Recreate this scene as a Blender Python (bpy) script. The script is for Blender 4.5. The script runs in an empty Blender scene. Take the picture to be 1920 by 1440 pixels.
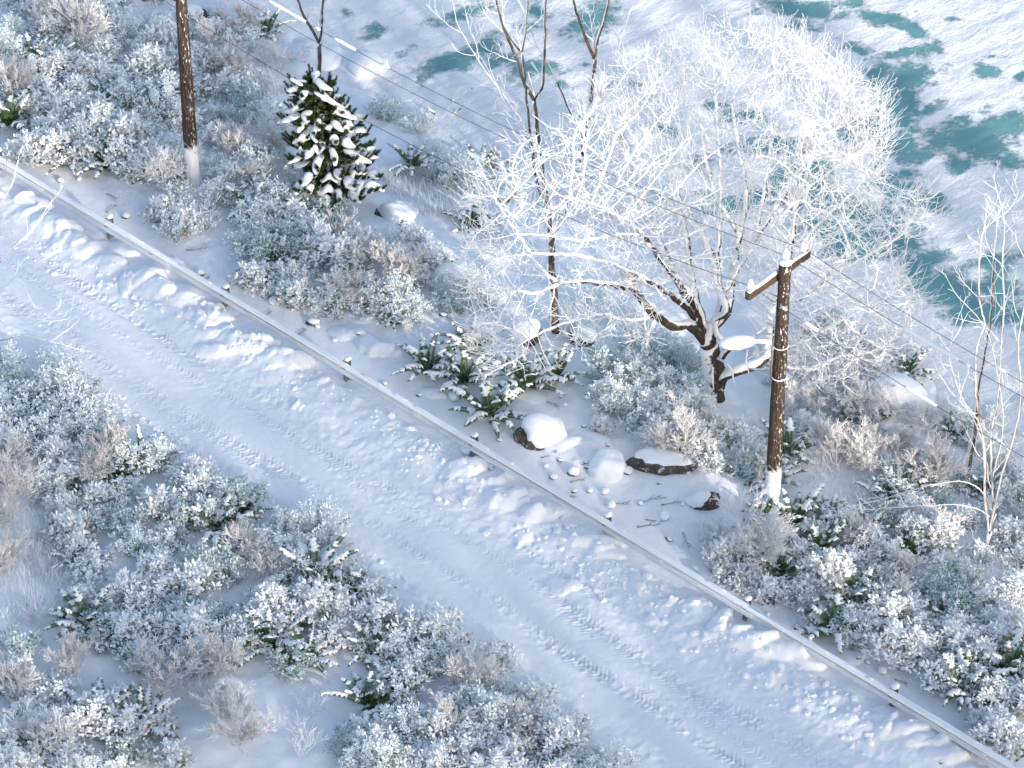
import bpy, math, random
import numpy as np
from mathutils import Vector, Matrix, kdtree, noise as mnoise

R = random.Random(7)
NR = np.random.default_rng(7)
scene = bpy.context.scene
COL = scene.collection

# ---------------------------------------------------------------- camera
TH = math.radians(39.6); DIST = 91.0; FPX = 7390.0
FW = Vector((0, math.cos(TH), -math.sin(TH))); UP = Vector((0, math.sin(TH), math.cos(TH))); RT = Vector((1, 0, 0))
CAM = -FW * DIST
cd = bpy.data.cameras.new('camera'); cam = bpy.data.objects.new('camera', cd); COL.objects.link(cam)
cam.matrix_world = Matrix(((1, 0, 0, CAM.x), (0, UP.y, -FW.y, CAM.y), (0, UP.z, -FW.z, CAM.z), (0, 0, 0, 1)))
cd.sensor_width = 36; cd.lens = 36 * FPX / 1920; cd.clip_start = 1; cd.clip_end = 3000
scene.camera = cam

def ray(px, py):
    return FW * FPX + RT * (px - 960) + UP * (720 - py)
def on_z(px, py, z=0.0):
    d = ray(px, py); return CAM + d * ((z - CAM.z) / d.z)
def on_y(px, py, y):
    d = ray(px, py); return CAM + d * ((y - CAM.y) / d.y)

# ---------------------------------------------------------------- road coordinates: u runs along the guardrail, v towards the lake
M0 = np.array([-1.00851631, -2.64482628]); EU = np.array([0.73691334, -0.67598723]); EV = np.array([0.67598723, 0.73691334])
def uv(x, y):
    return (x - M0[0]) * EU[0] + (y - M0[1]) * EU[1], (x - M0[0]) * EV[0] + (y - M0[1]) * EV[1]
def xy(u, v):
    return M0[0] + u * EU[0] + v * EV[0], M0[1] + u * EU[1] + v * EV[1]

# ---------------------------------------------------------------- noise and heights
def _hash(ix, iy, s):
    h = (ix.astype(np.int64) * 374761393 + iy.astype(np.int64) * 668265263 + s * 974634533) & 0xFFFFFFFF
    h = ((h ^ (h >> 13)) * 1274126177) & 0xFFFFFFFF
    return ((h ^ (h >> 16)) & 0xFFFF) / 65535.0
def vn(x, y, s=0):
    x = np.asarray(x, float); y = np.asarray(y, float)
    ix = np.floor(x); iy = np.floor(y); fx = x - ix; fy = y - iy
    fx = fx * fx * fx * (fx * (fx * 6 - 15) + 10); fy = fy * fy * fy * (fy * (fy * 6 - 15) + 10)
    a = _hash(ix, iy, s); b = _hash(ix + 1, iy, s); c = _hash(ix, iy + 1, s); d = _hash(ix + 1, iy + 1, s)
    return (a + (b - a) * fx) * (1 - fy) + (c + (d - c) * fx) * fy
def fbm(x, y, s=0, o=4):
    t = 0; a = .5
    for k in range(o):
        t = t + a * (vn(x * 2 ** k, y * 2 ** k, s + k * 17) - .5); a *= .5
    return t
def sst(a, b, x):
    t = np.clip((x - a) / (b - a), 0, 1); return t * t * (3 - 2 * t)

LAKE_Z = -1.75
def shore(u):
    return 11.3 + .9 * np.sin(u * .35 + 1.2) + fbm(u * .4, u * 0, 5) * 2.0

# large thrown-up slabs of snow: (px, py, length, width, angle, height)
SLABS_PX = [(105, 428, .75, .38, .5, .26), (60, 380, .6, .3, .2, .2), (150, 470, .5, .35, .4, .22), (197, 500, .5, .3, .7, .26), (235, 470, .45, .3, .2, .2), (268, 532, .6, .34, .9, .3),
    (290, 552, .5, .3, .5, .3), (342, 560, .6, .42, .3, .26), (305, 505, .5, .3, 1.2, .22), (400, 600, .5, .3, .4, .2), (455, 655, .8, .4, .5, .26), (535, 685, .65, .42, .8, .3), (490, 640, .5, .3, .1, .2),
    (868, 890, .55, .34, 1.0, .34), (930, 905, .45, .3, 1.1, .3), (945, 945, .6, .35, .8, .3), (990, 930, .45, .25, 1.3, .26), (1020, 962, .7, .4, .9, .34), (1110, 1010, .8, .5, .6, .28), (1135, 1035, .5, .25, .4, .2),
    (1300, 1155, .55, .42, 1.1, .26), (1352, 1172, .3, .5, .3, .34), (1372, 1195, .45, .2, .6, .25), (1412, 1212, .7, .36, .9, .34), (1468, 1228, .75, .42, .7, .34), (1510, 1240, .45, .3, .4, .24),
    (1690, 1375, .6, .34, .9, .25), (1735, 1392, .65, .4, .7, .3), (1770, 1420, .5, .35, 1.1, .28), (1660, 1350, .4, .3, .5, .22),
    (695, 645, .65, .34, -.2, .3), (655, 625, .45, .25, .2, .2), (670, 590, .5, .2, .5, .16), (740, 660, .35, .25, .4, .2), (1075, 850, .75, .4, .3, .24), (1055, 835, .5, .3, .8, .2), (1110, 830, .5, .4, .3, .2),
    (1665, 1225, .45, .28, .2, .22), (1600, 1235, .4, .25, .6, .14), (1335, 1080, .3, .14, -.1, .12), (810, 735, .3, .18, .1, .12), (840, 600, .5, .3, .3, .12),
    (760, 275, .6, .4, .2, .35), (850, 290, .7, .5, .2, .35), (590, 50, .8, .6, .3, .3), (560, 90, .6, .4, .1, .25), (660, 70, .5, .3, .4, .2),
    (1050, 1100, .5, .3, .7, .13), (480, 925, .22, .2, .2, .16), (410, 1300, .7, .3, .1, .25), (350, 1310, .5, .25, .2, .2)]
_sl = []
for (px, py, a, b, an, h) in SLABS_PX:
    p = on_z(px, py, 0 if py > 350 else -.8); u_, v_ = uv(p.x, p.y); _sl.append((u_, v_, a, b, an, h))
_rr = random.Random(3)
for k in range(46):   # smaller slabs along the ploughed edge
    _sl.append((_rr.uniform(-18, 15), _rr.gauss(-.72, .28), _rr.uniform(.15, .45), _rr.uniform(.1, .25), _rr.uniform(-.5, 1.5), _rr.uniform(.06, .18)))
SL = np.array(_sl)

def track(u, v, c, w, u0, u1, s, per=.115):
    """tyre track: pressed band with a chevron tread"""
    cv = c + .12 * np.sin(u * .33 + s) + .03 * np.sin(u * 1.3 + s * 2)
    d = (v - cv) / w
    m = np.exp(-d ** 4) * sst(u0, u0 + 1.2, u) * (1 - sst(u1 - 1.2, u1, u))
    brk = .72 + .28 * sst(.26, .5, vn(u * .4, v * .3 + s, 91))
    ch = np.sin((u + np.abs(v - cv) * .9) * 2 * np.pi / per + 1.5 * fbm(u * 1.3, v * 1.3, 71, 2))
    lug = np.sin((v - cv) / w * 5.5)
    return m * brk * (-.026 + .016 * ch * (.4 + .6 * np.abs(lug)) * (.3 + .7 * sst(.3, .6, vn(u * 1.6, v * 2.5, 93))) + .05 * fbm(u * 11, v * 11, 95, 3)) + np.exp(-(np.abs(d) - 1.2) ** 2 * 8) * .014 * m.clip(.2, 1) * brk

TRACKS = [(-2.1, .19, -18, 16, 7.7), (-3.15, .19, -18, 16, 7.9), (-3.95, .17, -9.2, -1.2, .3), (-3.35, .15, -7.6, -2.0, 1.1), (-2.45, .16, -3.0, 1.5, 2.2), (-1.25, .19, 1.6, 7.2, 3.1), (-1.75, .15, -12, -6.2, 4.1), (-3.35, .2, 4.2, 14.5, 5.2),
          (-2.45, .22, 4.3, 10.5, 6.3), (-1.5, .2, -13, -3.4, .8), (-2.9, .16, -16, -9, 2.9), (-1.9, .2, 9.0, 15, 1.9), (-2.9, .16, 7.0, 15, 3.9)]
def H(u, v, fine=True):
    u = np.asarray(u, float); v = np.asarray(v, float)
    h = fbm(u * .35, v * .35, 1, 3) * .16
    road = sst(-5.1, -4.2, v) * (1 - sst(-1.4, -.7, v))
    h = h * (1 - .55 * road)
    h = h + (1 - sst(-6.4, -3.9, v)) * .22 + (1 - sst(-16, -6, v)) * .5
    h = h + np.exp(-((v + .55) / .5) ** 2) * .14
    sh = shore(u)
    h = h - 1.72 * sst(2.2, 10.8, v) * sst(0, 1, v) - .6 * sst(sh - 1.2, sh + 1.0, v)
    h = h + fbm(u * .9, v * .9, 9, 3) * .32 * (sst(1.6, 4, v) + (1 - sst(-6.2, -4.6, v))) * (1 - .5 * sst(10, 12, v))
    h = h + sst(.5, 2, v) * (1 - sst(9.5, 12.5, v)) * fbm(u * 2.2, v * 2.2, 12, 3) * .10
    if fine:
        # rough trodden fringe on both road edges, wind ripples on the road
        fr = np.exp(-((v + 4.15) / .45) ** 2) + .9 * np.exp(-((v + 1.35) / .55) ** 2)
        h = h + fr * (fbm(u * 5.5, v * 5.5, 21, 3) * .075) * sst(.3, .6, vn(u * .4, v * .6, 23))
        h = h + road * (fbm(u * .8, v * 2.2, 31, 3) * .03 + fbm(u * 9, v * 9, 33, 2) * .012)
        h = h + np.exp(-((v + .6) / .75) ** 2) * (fbm(u * 1.7, v * 1.7, 41, 3) * .20 + np.abs(fbm(u * 4.2, v * 4.2, 43, 3)) * .07)
        for (c, w, u0, u1, s) in TRACKS:
            h = h + track(u, v, c, w, u0, u1, s)
        h = h + fbm(u * 6, v * 6, 51, 2) * .014
    wu = u + fbm(u * 2.3, v * 2.3, 61, 2) * .42; wv = v + fbm(u * 2.3, v * 2.3, 67, 2) * .42
    for (su, sv, a, b, an, hh) in SL:
        near = (np.abs(u - su) < 1.4) & (np.abs(v - sv) < 1.4)
        if not near.any():
            continue
        du = wu[near] - su if u.ndim else wu - su; dv = wv[near] - sv if u.ndim else wv - sv
        ca, sa = math.cos(an), math.sin(an)
        hh_ = hh * .85; e = ((du * ca + dv * sa) / a) ** 2 + ((-du * sa + dv * ca) / b) ** 2
        dome = hh_ * np.sqrt(np.clip(1 - e, 0, 1)) * (.75 + .5 * (du * ca + dv * sa) / a)
        if u.ndim:
            h[near] += dome
        else:
            h = h + dome
    return h
_GU = np.arange(-26, 20, .05); _GV = np.arange(-17, 17, .05)
_HG = H(*np.meshgrid(_GU, _GV, indexing='ij'))
def HZ(x, y):
    u, v = uv(x, y)
    a = (u + 26) / .05; b = (v + 17) / .05; i = int(a); j = int(b)
    if i < 0 or j < 0 or i >= len(_GU) - 1 or j >= len(_GV) - 1:
        return float(H(np.array([u]), np.array([v]))[0])
    a -= i; b -= j
    return float((_HG[i, j] * (1 - a) + _HG[i + 1, j] * a) * (1 - b) + (_HG[i, j + 1] * (1 - a) + _HG[i + 1, j + 1] * a) * b)
_hc = {}
def at(px, py):
    """the point of the snow surface seen at a pixel"""
    z = 0.0
    for _ in range(7):
        p = on_z(px, py, z)
        z = .35 * z + .65 * HZ(p.x, p.y)
    p = on_z(px, py, z); p.z = HZ(p.x, p.y)
    return p
def proj(x, y, z):
    dx = x - CAM.x; dy = y - CAM.y; dz = z - CAM.z
    f = dy * FW.y + dz * FW.z
    return 960 + FPX * dx / f, 720 - FPX * (dy * UP.y + dz * UP.z) / f

# ---------------------------------------------------------------- materials
def mat(name):
    m = bpy.data.materials.new(name); m.use_nodes = True
    nt = m.node_tree; b = nt.nodes['Principled BSDF']
    return m, nt, b
class N:
    def __init__(s, nt): s.nt = nt
    def new(s, t, **k):
        n = s.nt.nodes.new(t)
        for a, v in k.items(): setattr(n, a, v)
        return n
    def put(s, sock, v):
        if hasattr(v, 'is_output') or isinstance(v, bpy.types.NodeSocket): s.nt.links.new(v, sock)
        else: sock.default_value = v
    def noise(s, scale, vec=None, detail=3, rough=.55):
        n = s.new('ShaderNodeTexNoise'); n.inputs['Scale'].default_value = scale; n.inputs['Detail'].default_value = detail; n.inputs['Roughness'].default_value = rough
        if vec is not None: s.nt.links.new(vec, n.inputs['Vector'])
        return n.outputs['Fac']
    def math(s, op, a, b=0.0, c=0.0):
        n = s.new('ShaderNodeMath', operation=op); s.put(n.inputs[0], a); s.put(n.inputs[1], b); s.put(n.inputs[2], c); return n.outputs[0]
    def step(s, x, a, b):
        n = s.new('ShaderNodeMapRange', interpolation_type='SMOOTHSTEP'); s.put(n.inputs[0], x); n.inputs[1].default_value = a; n.inputs[2].default_value = b; return n.outputs[0]
    def mix(s, f, a, b):
        n = s.new('ShaderNodeMix', data_type='RGBA'); s.put(n.inputs[0], f)
        s.put(n.inputs[6], a if not isinstance(a, tuple) else (*a, 1)); s.put(n.inputs[7], b if not isinstance(b, tuple) else (*b, 1)); return n.outputs[2]
    def attr(s, name): return s.new('ShaderNodeAttribute', attribute_name=name).outputs['Fac']
    def coord(s, w='Object'): return s.new('ShaderNodeTexCoord').outputs[w]
    def mapping(s, vec, scale):
        n = s.new('ShaderNodeMapping'); s.nt.links.new(vec, n.inputs[0]); n.inputs['Scale'].default_value = scale; return n.outputs[0]
    def up(s, d=(0, 0, 1)):
        g = s.new('ShaderNodeNewGeometry'); n = s.new('ShaderNodeVectorMath', operation='DOT_PRODUCT'); s.nt.links.new(g.outputs['Normal'], n.inputs[0])
        v = Vector(d).normalized(); n.inputs[1].default_value = v; return n.outputs['Value']
    def bump(s, b, h, strength, dist):
        n = s.new('ShaderNodeBump'); n.inputs['Strength'].default_value = strength; n.inputs['Distance'].default_value = dist
        s.put(n.inputs['Height'], h); s.nt.links.new(n.outputs[0], b.inputs['Normal'])

SNOW = (.88, .885, .91)
def rough(b, r, spec=.3):
    b.inputs['Roughness'].default_value = r; b.inputs['Specular IOR Level'].default_value = spec
def snow_material(name, base=SNOW, scale=1.0, bs=.4):
    m, nt, b = mat(name); n = N(nt); c = n.coord()
    f = n.noise(.6 * scale, c, 3); col = n.mix(f, tuple(x * .965 for x in base), tuple(min(.97, x * 1.025) for x in base))
    n.put(b.inputs['Base Color'], col); rough(b, .62, .35)
    h = n.math('ADD', n.math('MULTIPLY', n.noise(9 * scale, c, 4, .6), 1.0), n.math('MULTIPLY', n.noise(55 * scale, c, 3, .7), .30))
    n.bump(b, h, bs, .022); return m
M_SNOW = snow_material('fresh_snow')
M_ROAD = snow_material('packed_road_snow', (.885, .885, .905), 1.0, .25)
M_CAP = snow_material('snow_cover', (.915, .92, .935), 3.0)

def frosted(name, bark, frost=(.90, .905, .93), lo=-.05, hi=.3, d=(-.3, -.25, .9), scale=14, amp=.7, ns=4):
    m, nt, b = mat(name); n = N(nt); c = n.coord()
    bk = n.mix(n.step(n.noise(scale, n.mapping(c, (1, 1, .25)), 5, .75), .36, .66), tuple(x * .3 for x in bark), tuple(x * 1.9 for x in bark))
    k = n.step(n.math('ADD', n.up(d), n.math('MULTIPLY', n.math('SUBTRACT', n.noise(ns, c, 4, .65), .5), amp)), lo, hi)
    k = n.math('MAXIMUM', k, n.attr('frost'))
    n.put(b.inputs['Base Color'], n.mix(k, bk, frost)); rough(b, .75, .25)
    n.bump(b, n.noise(scale * 2.2, c, 4, .7), .6, .02); return m
M_BARK = frosted('frosted_bark', (.050, .036, .027), lo=-.06, hi=.16, d=(-.5, .06, .8), scale=24, amp=1.15, ns=5.5)
M_GREYBARK = frosted('grey_frosted_bark', (.085, .066, .055), lo=.26, hi=.6, d=(-.7, -.05, .6))
M_PALE = frosted('pale_frosted_bark', (.20, .16, .13), lo=.0, hi=.5)
M_TWIG = frosted('frosted_tan_twig', (.46, .39, .36), frost=(.92, .895, .89), lo=-1.0, hi=-.15)
M_TWIGWHITE = frosted('white_frosted_twig', (.28, .23, .20), frost=(.92, .92, .94), lo=-1.0, hi=-.1)

def leaf_material(name, green, grey, snow, g0, g1):
    m, nt, b = mat(name); n = N(nt)
    r = n.attr('shade'); geo = n.new('ShaderNodeNewGeometry')
    top = n.mix(n.step(r, g1, g1 + .12), n.mix(n.step(r, g0, g0 + .1), green, grey), snow)
    under = n.mix(n.step(r, .12, .5), green, tuple(min(.92, x * 1.2) for x in grey))
    n.put(b.inputs['Base Color'], n.mix(geo.outputs['Backfacing'], top, under)); rough(b, .65, .3); return m
M_LEAF = leaf_material('snowy_leaf', (.10, .17, .07), (.76, .79, .80), (.945, .935, .925), .02, .11)
M_LEAF2 = leaf_material('frosted_leaf', (.12, .19, .09), (.73, .77, .78), (.93, .93, .93), .03, .22)
M_LEAF3 = leaf_material('green_shrub_leaf', (.075, .135, .05), (.45, .53, .52), (.90, .91, .93), .16, .36)
M_FERN, _nt, _b = mat('fern_green'); _n = N(_nt)
_n.put(_b.inputs['Base Color'], _n.mix(_n.step(_n.attr('shade'), .62, .8), _n.mix(_n.attr('shade'), (.022, .058, .016), (.14, .215, .05)), (.62, .68, .68))); rough(_b, .55, .35)
M_NEEDLE, _nt, _b = mat('pine_needles'); _n = N(_nt)
_n.put(_b.inputs['Base Color'], _n.mix(_n.attr('shade'), (.020, .045, .014), (.09, .125, .032))); rough(_b, .6, .3)
M_ROCK, _nt, _b = mat('dark_rock'); _n = N(_nt); _c = _n.coord()
_n.put(_b.inputs['Base Color'], _n.mix(_n.step(_n.noise(9, _c, 5, .7), .55, .7), _n.mix(_n.noise(5, _c, 4), (.035, .028, .024), (.16, .125, .10)), (.75, .77, .8))); rough(_b, .8); _n.bump(_b, _n.noise(14, _c, 5, .7), .9, .04)

M_POLE, _nt, _b = mat('weathered_pole_wood'); _n = N(_nt); _c = _n.coord()
_st = _n.mapping(_c, (14, 14, .7))
_wood = _n.mix(_n.step(_n.noise(2.2, _st, 5, .65), .3, .72), (.016, .011, .009), (.105, .068, .048))
_sp = _n.step(_n.math('ADD', _n.noise(1.0, _n.mapping(_c, (26, 26, 7)), 4, .7), _n.math('MULTIPLY', _n.up((.45, -.75, .3)), .13)), .69, .76)
_z = _n.new('ShaderNodeSeparateXYZ'); _nt.links.new(_c, _z.inputs[0])
_low = _n.step(_n.math('ADD', _z.outputs[2], _n.math('MULTIPLY', _n.math('SUBTRACT', _n.noise(11, _c, 4, .7), .5), .9)), 1.32, 1.12)
_n.put(_b.inputs['Base Color'], _n.mix(_n.math('MAXIMUM', _sp, _low), _wood, (.86, .87, .89))); rough(_b, .8); _n.bump(_b, _n.noise(3, _st, 5, .7), .8, .02)
M_ARM, _nt, _b = mat('crossarm_wood'); _n = N(_nt); _c = _n.coord()
_w2 = _n.mix(_n.noise(3, _n.mapping(_c, (2, 12, 12)), 5, .65), (.02, .013, .010), (.13, .085, .058))
_n.put(_b.inputs['Base Color'], _n.mix(_n.step(_n.noise(9, _c, 3), .66, .74), _w2, (.85, .86, .88))); rough(_b, .8)

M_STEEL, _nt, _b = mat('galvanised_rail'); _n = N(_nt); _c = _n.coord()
_z = _n.new('ShaderNodeSeparateXYZ'); _nt.links.new(_c, _z.inputs[0]); _dz = _n.math('ABSOLUTE', _n.math('SUBTRACT', _z.outputs[2], .464)); _shade_line = _n.math('SUBTRACT', 1.0, _n.step(_dz, .014, .030))  # dark line along the rail valley: groove shade painted into the colour
_shade_line = _n.math('MAXIMUM', _shade_line, _n.math('MULTIPLY', _n.step(_z.outputs[2], .325, .305), .8))  # painted shade along the bottom rim as well
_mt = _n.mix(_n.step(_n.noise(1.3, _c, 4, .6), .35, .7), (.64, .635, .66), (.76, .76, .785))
_n.put(_b.inputs['Base Color'], _n.mix(_n.math('MULTIPLY', _shade_line, .9), _n.mix(_n.step(_z.outputs[2], .475, .505), _mt, (.90, .905, .93)), (.09, .088, .10))); rough(_b, .5, .4)
M_POST, _nt, _b = mat('grey_post_steel'); _b.inputs['Base Color'].default_value = (.22, .22, .235, 1); rough(_b, .55); _b.inputs['Metallic'].default_value = .3
M_LAMP, _nt, _b = mat('lamp_metal'); _b.inputs['Base Color'].default_value = (.30, .29, .29, 1); rough(_b, .5); _b.inputs['Metallic'].default_value = .4
M_WIRE, _nt, _b = mat('black_wire'); _b.inputs['Base Color'].default_value = (.035, .037, .043, 1); rough(_b, .6)
M_CER, _nt, _b = mat('dark_ceramic'); _b.inputs['Base Color'].default_value = (.06, .035, .03, 1); rough(_b, .3)
M_STICK, _nt, _b = mat('dead_stick'); _n = N(_nt)
_n.put(_b.inputs['Base Color'], _n.mix(_n.step(_n.math('ADD', _n.up(), _n.noise(18, _n.coord())), 1.05, 1.4), (.05, .038, .034), (.7, .7, .73))); rough(_b, .8)

M_ICE, _nt, _b = mat('snow_dusted_ice'); _n = N(_nt); _c = _n.coord()
_ml = _n.attr('ice')
_mp = _n.new('ShaderNodeMapping'); _nt.links.new(_c, _mp.inputs[0]); _mp.inputs['Rotation'].default_value = (0, 0, math.radians(-38))
_mq = _n.mapping(_mp.outputs[0], (.9, 1.9, 1))
_brk = _n.math('ADD', _n.math('ADD', _ml, _n.math('MULTIPLY', _n.math('SUBTRACT', _n.noise(1.3, _mq, 5, .7), .5), .8)), _n.math('ADD', _n.math('MULTIPLY', _n.math('SUBTRACT', _n.noise(1.9, _c, 7, .66), .5), 1.35), _n.math('MULTIPLY', _n.math('SUBTRACT', _n.noise(8, _c, 5, .75), .5), .55)))
_k = _n.math('MULTIPLY', _n.step(_brk, .42, .84), .97)
_tl = _n.mix(_n.noise(1.1, _c, 5, .6), (.080, .235, .265), (.14, .33, .35))
_spk = _n.step(_n.noise(30, _c, 2, .5), .70, .76)
_tl = _n.mix(_n.math('MULTIPLY', _spk, .55), _tl, (.5, .6, .66))
_n.put(_b.inputs['Base Color'], _n.mix(_k, (.81, .82, .85), _tl)); rough(_b, .55, .3)
_hh = _n.math('ADD', _n.math('MULTIPLY', _n.noise(2.6, _mq, 6, .66), 1.0), _n.math('MULTIPLY', _n.noise(16, _c, 4, .7), .4))
_hh = _n.math('MULTIPLY', _hh, _n.math('SUBTRACT', 1.0, _n.math('MULTIPLY', _k, .9)))
_n.bump(_b, _hh, .7, .10)

# ---------------------------------------------------------------- mesh helpers
class MB:
    def __init__(s): s.v = []; s.f = []; s.a = []
    def face(s, pts, a=0.0):
        i = len(s.v); s.v.extend(tuple(p) for p in pts); s.f.append(tuple(range(i, i + len(pts)))); s.a.append(a)
    def ring_loft(s, rings, a=0.0, cap=True):
        i0 = len(s.v); n = len(rings[0])
        for r in rings: s.v.extend(tuple(p) for p in r)
        aa = a if isinstance(a, list) else [a] * (len(rings) - 1)
        for k in range(len(rings) - 1):
            b = i0 + k * n
            for j in range(n):
                j2 = (j + 1) % n
                s.f.append((b + j, b + j2, b + n + j2, b + n + j)); s.a.append(aa[k])
        if cap:
            s.f.append(tuple(i0 + j for j in reversed(range(n)))); s.a.append(aa[0])
            s.f.append(tuple(i0 + (len(rings) - 1) * n + j for j in range(n))); s.a.append(aa[-1])
    def tube(s, pts, radii, sides=5, a=0.0, wob=0.0, cap=True):
        pts = [Vector(p) for p in pts]
        if len(pts) < 2: return
        ref = None; rings = []
        for k, p in enumerate(pts):
            t = (pts[min(k + 1, len(pts) - 1)] - pts[max(k - 1, 0)])
            if t.length < 1e-9: t = Vector((0, 0, 1))
            t.normalize()
            if ref is None:
                ref = t.orthogonal().normalized()
            ref = (ref - t * ref.dot(t))
            if ref.length < 1e-6: ref = t.orthogonal()
            ref.normalize(); bi = t.cross(ref); r = radii[k]
            ring = []
            for j in range(sides):
                an = 2 * math.pi * j / sides; rr = r
                if wob:
                    q = (p + (ref * math.cos(an) + bi * math.sin(an)) * r)
                    rr = r * (1 + wob * mnoise.noise(q * 3.1))
                ring.append(p + (ref * math.cos(an) + bi * math.sin(an)) * rr)
            rings.append(ring)
        s.ring_loft(rings, a, cap)
    def box(s, c, ax, half, a=0.0):
        c = Vector(c); X, Y, Z = [Vector(q) * h for q, h in zip(ax, half)]
        v = [c + X * i + Y * j + Z * k for i in (-1, 1) for j in (-1, 1) for k in (-1, 1)]
        i0 = len(s.v); s.v.extend(tuple(p) for p in v)
        for q in ((0, 1, 3, 2), (4, 6, 7, 5), (0, 4, 5, 1), (2, 3, 7, 6), (0, 2, 6, 4), (1, 5, 7, 3)):
            s.f.append(tuple(i0 + t for t in q)); s.a.append(a)
    def mesh(s, name, m, smooth=True, attr='frost'):
        me = bpy.data.meshes.new(name); me.from_pydata(s.v, [], s.f)
        me.materials.append(m)
        if smooth: me.polygons.foreach_set('use_smooth', np.ones(len(s.f), bool))
        at_ = me.attributes.new(attr, 'FLOAT', 'FACE'); at_.data.foreach_set('value', np.array(s.a, np.float32))
        me.update(); return me
    def build(s, name, m, parent=None, smooth=True, attr='frost', loc=None):
        return link(name, s.mesh(name, m, smooth, attr), parent, loc)
def link(name, me, parent=None, loc=None):
    o = bpy.data.objects.new(name, me); COL.objects.link(o)
    if parent is not None: o.parent = parent
    if loc is not None: o.location = loc
    return o
def tag(o, label=None, cat=None, group=None, kind=None):
    if label: o['label'] = label
    if cat: o['category'] = cat
    if group: o['group'] = group
    if kind: o['kind'] = kind
    return o
def thing(name, loc, label=None, cat=None, group=None, rz=0.0, sc=1.0):
    o = bpy.data.objects.new(name, None); COL.objects.link(o); o.location = loc; o.rotation_euler = (0, 0, rz); o.scale = (sc,) * 3
    o.empty_display_size = .2
    return tag(o, label, cat, group)

# ---------------------------------------------------------------- the ground, the road, the lake
def axis(lo, hi, st, far):
    a = list(np.arange(lo, hi + st / 2, st)); s = st
    x = hi; up_ = []
    while x < far: s *= 1.35; x += s; up_.append(x)
    x = lo; s = st; dn = []
    while x > -far: s *= 1.35; x -= s; dn.append(x)
    return np.array(dn[::-1] + a + up_)
def sheet(name, U, V, zf, m, kind_label, extra=None):
    uu, vv = np.meshgrid(U, V, indexing='ij'); shp = uu.shape
    z = zf(uu, vv); X = M0[0] + uu * EU[0] + vv * EV[0]; Y = M0[1] + uu * EU[1] + vv * EV[1]
    co = np.stack([X, Y, z], -1).reshape(-1, 3).astype(np.float32)
    nu, nv = shp; idx = np.arange(nu * nv).reshape(nu, nv)
    q = np.stack([idx[:-1, :-1], idx[1:, :-1], idx[1:, 1:], idx[:-1, 1:]], -1).reshape(-1, 4)
    me = bpy.data.meshes.new(name); me.vertices.add(len(co)); me.vertices.foreach_set('co', co.ravel())
    me.loops.add(q.size); me.loops.foreach_set('vertex_index', q.ravel().astype(np.int32))
    me.polygons.add(len(q)); me.polygons.foreach_set('loop_start', np.arange(0, q.size, 4, dtype=np.int32)); me.polygons.foreach_set('use_smooth', np.ones(len(q), bool))
    if extra is not None:
        a = me.attributes.new(extra[0], 'FLOAT', 'POINT'); a.data.foreach_set('value', extra[1](X, Y, z).ravel().astype(np.float32))
    me.materials.append(m); me.update(); me.validate()
    return tag(link(name, me), kind_label, None, None, 'structure')
U = axis(-22.5, 16, .027, 420)
far_v = axis(-15, 14, .09, 420)
VR = np.concatenate([np.arange(-4.6, -1.2 - .01, .028), [-1.2]])
sheet('road', U, VR, H, M_ROAD, 'snow packed road with faint tyre tracks')
VA = np.concatenate([far_v[far_v < -4.62], [-4.6]])
VB = np.concatenate([np.arange(-1.2, 2.0, .032), far_v[far_v > 2.02]])
sheet('ground', U, VA, H, M_SNOW, 'snow covered bank below the road')
sheet('lakeside_ground', U, VB, H, M_SNOW, 'snow covered bank sloping from guardrail to lake')

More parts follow.
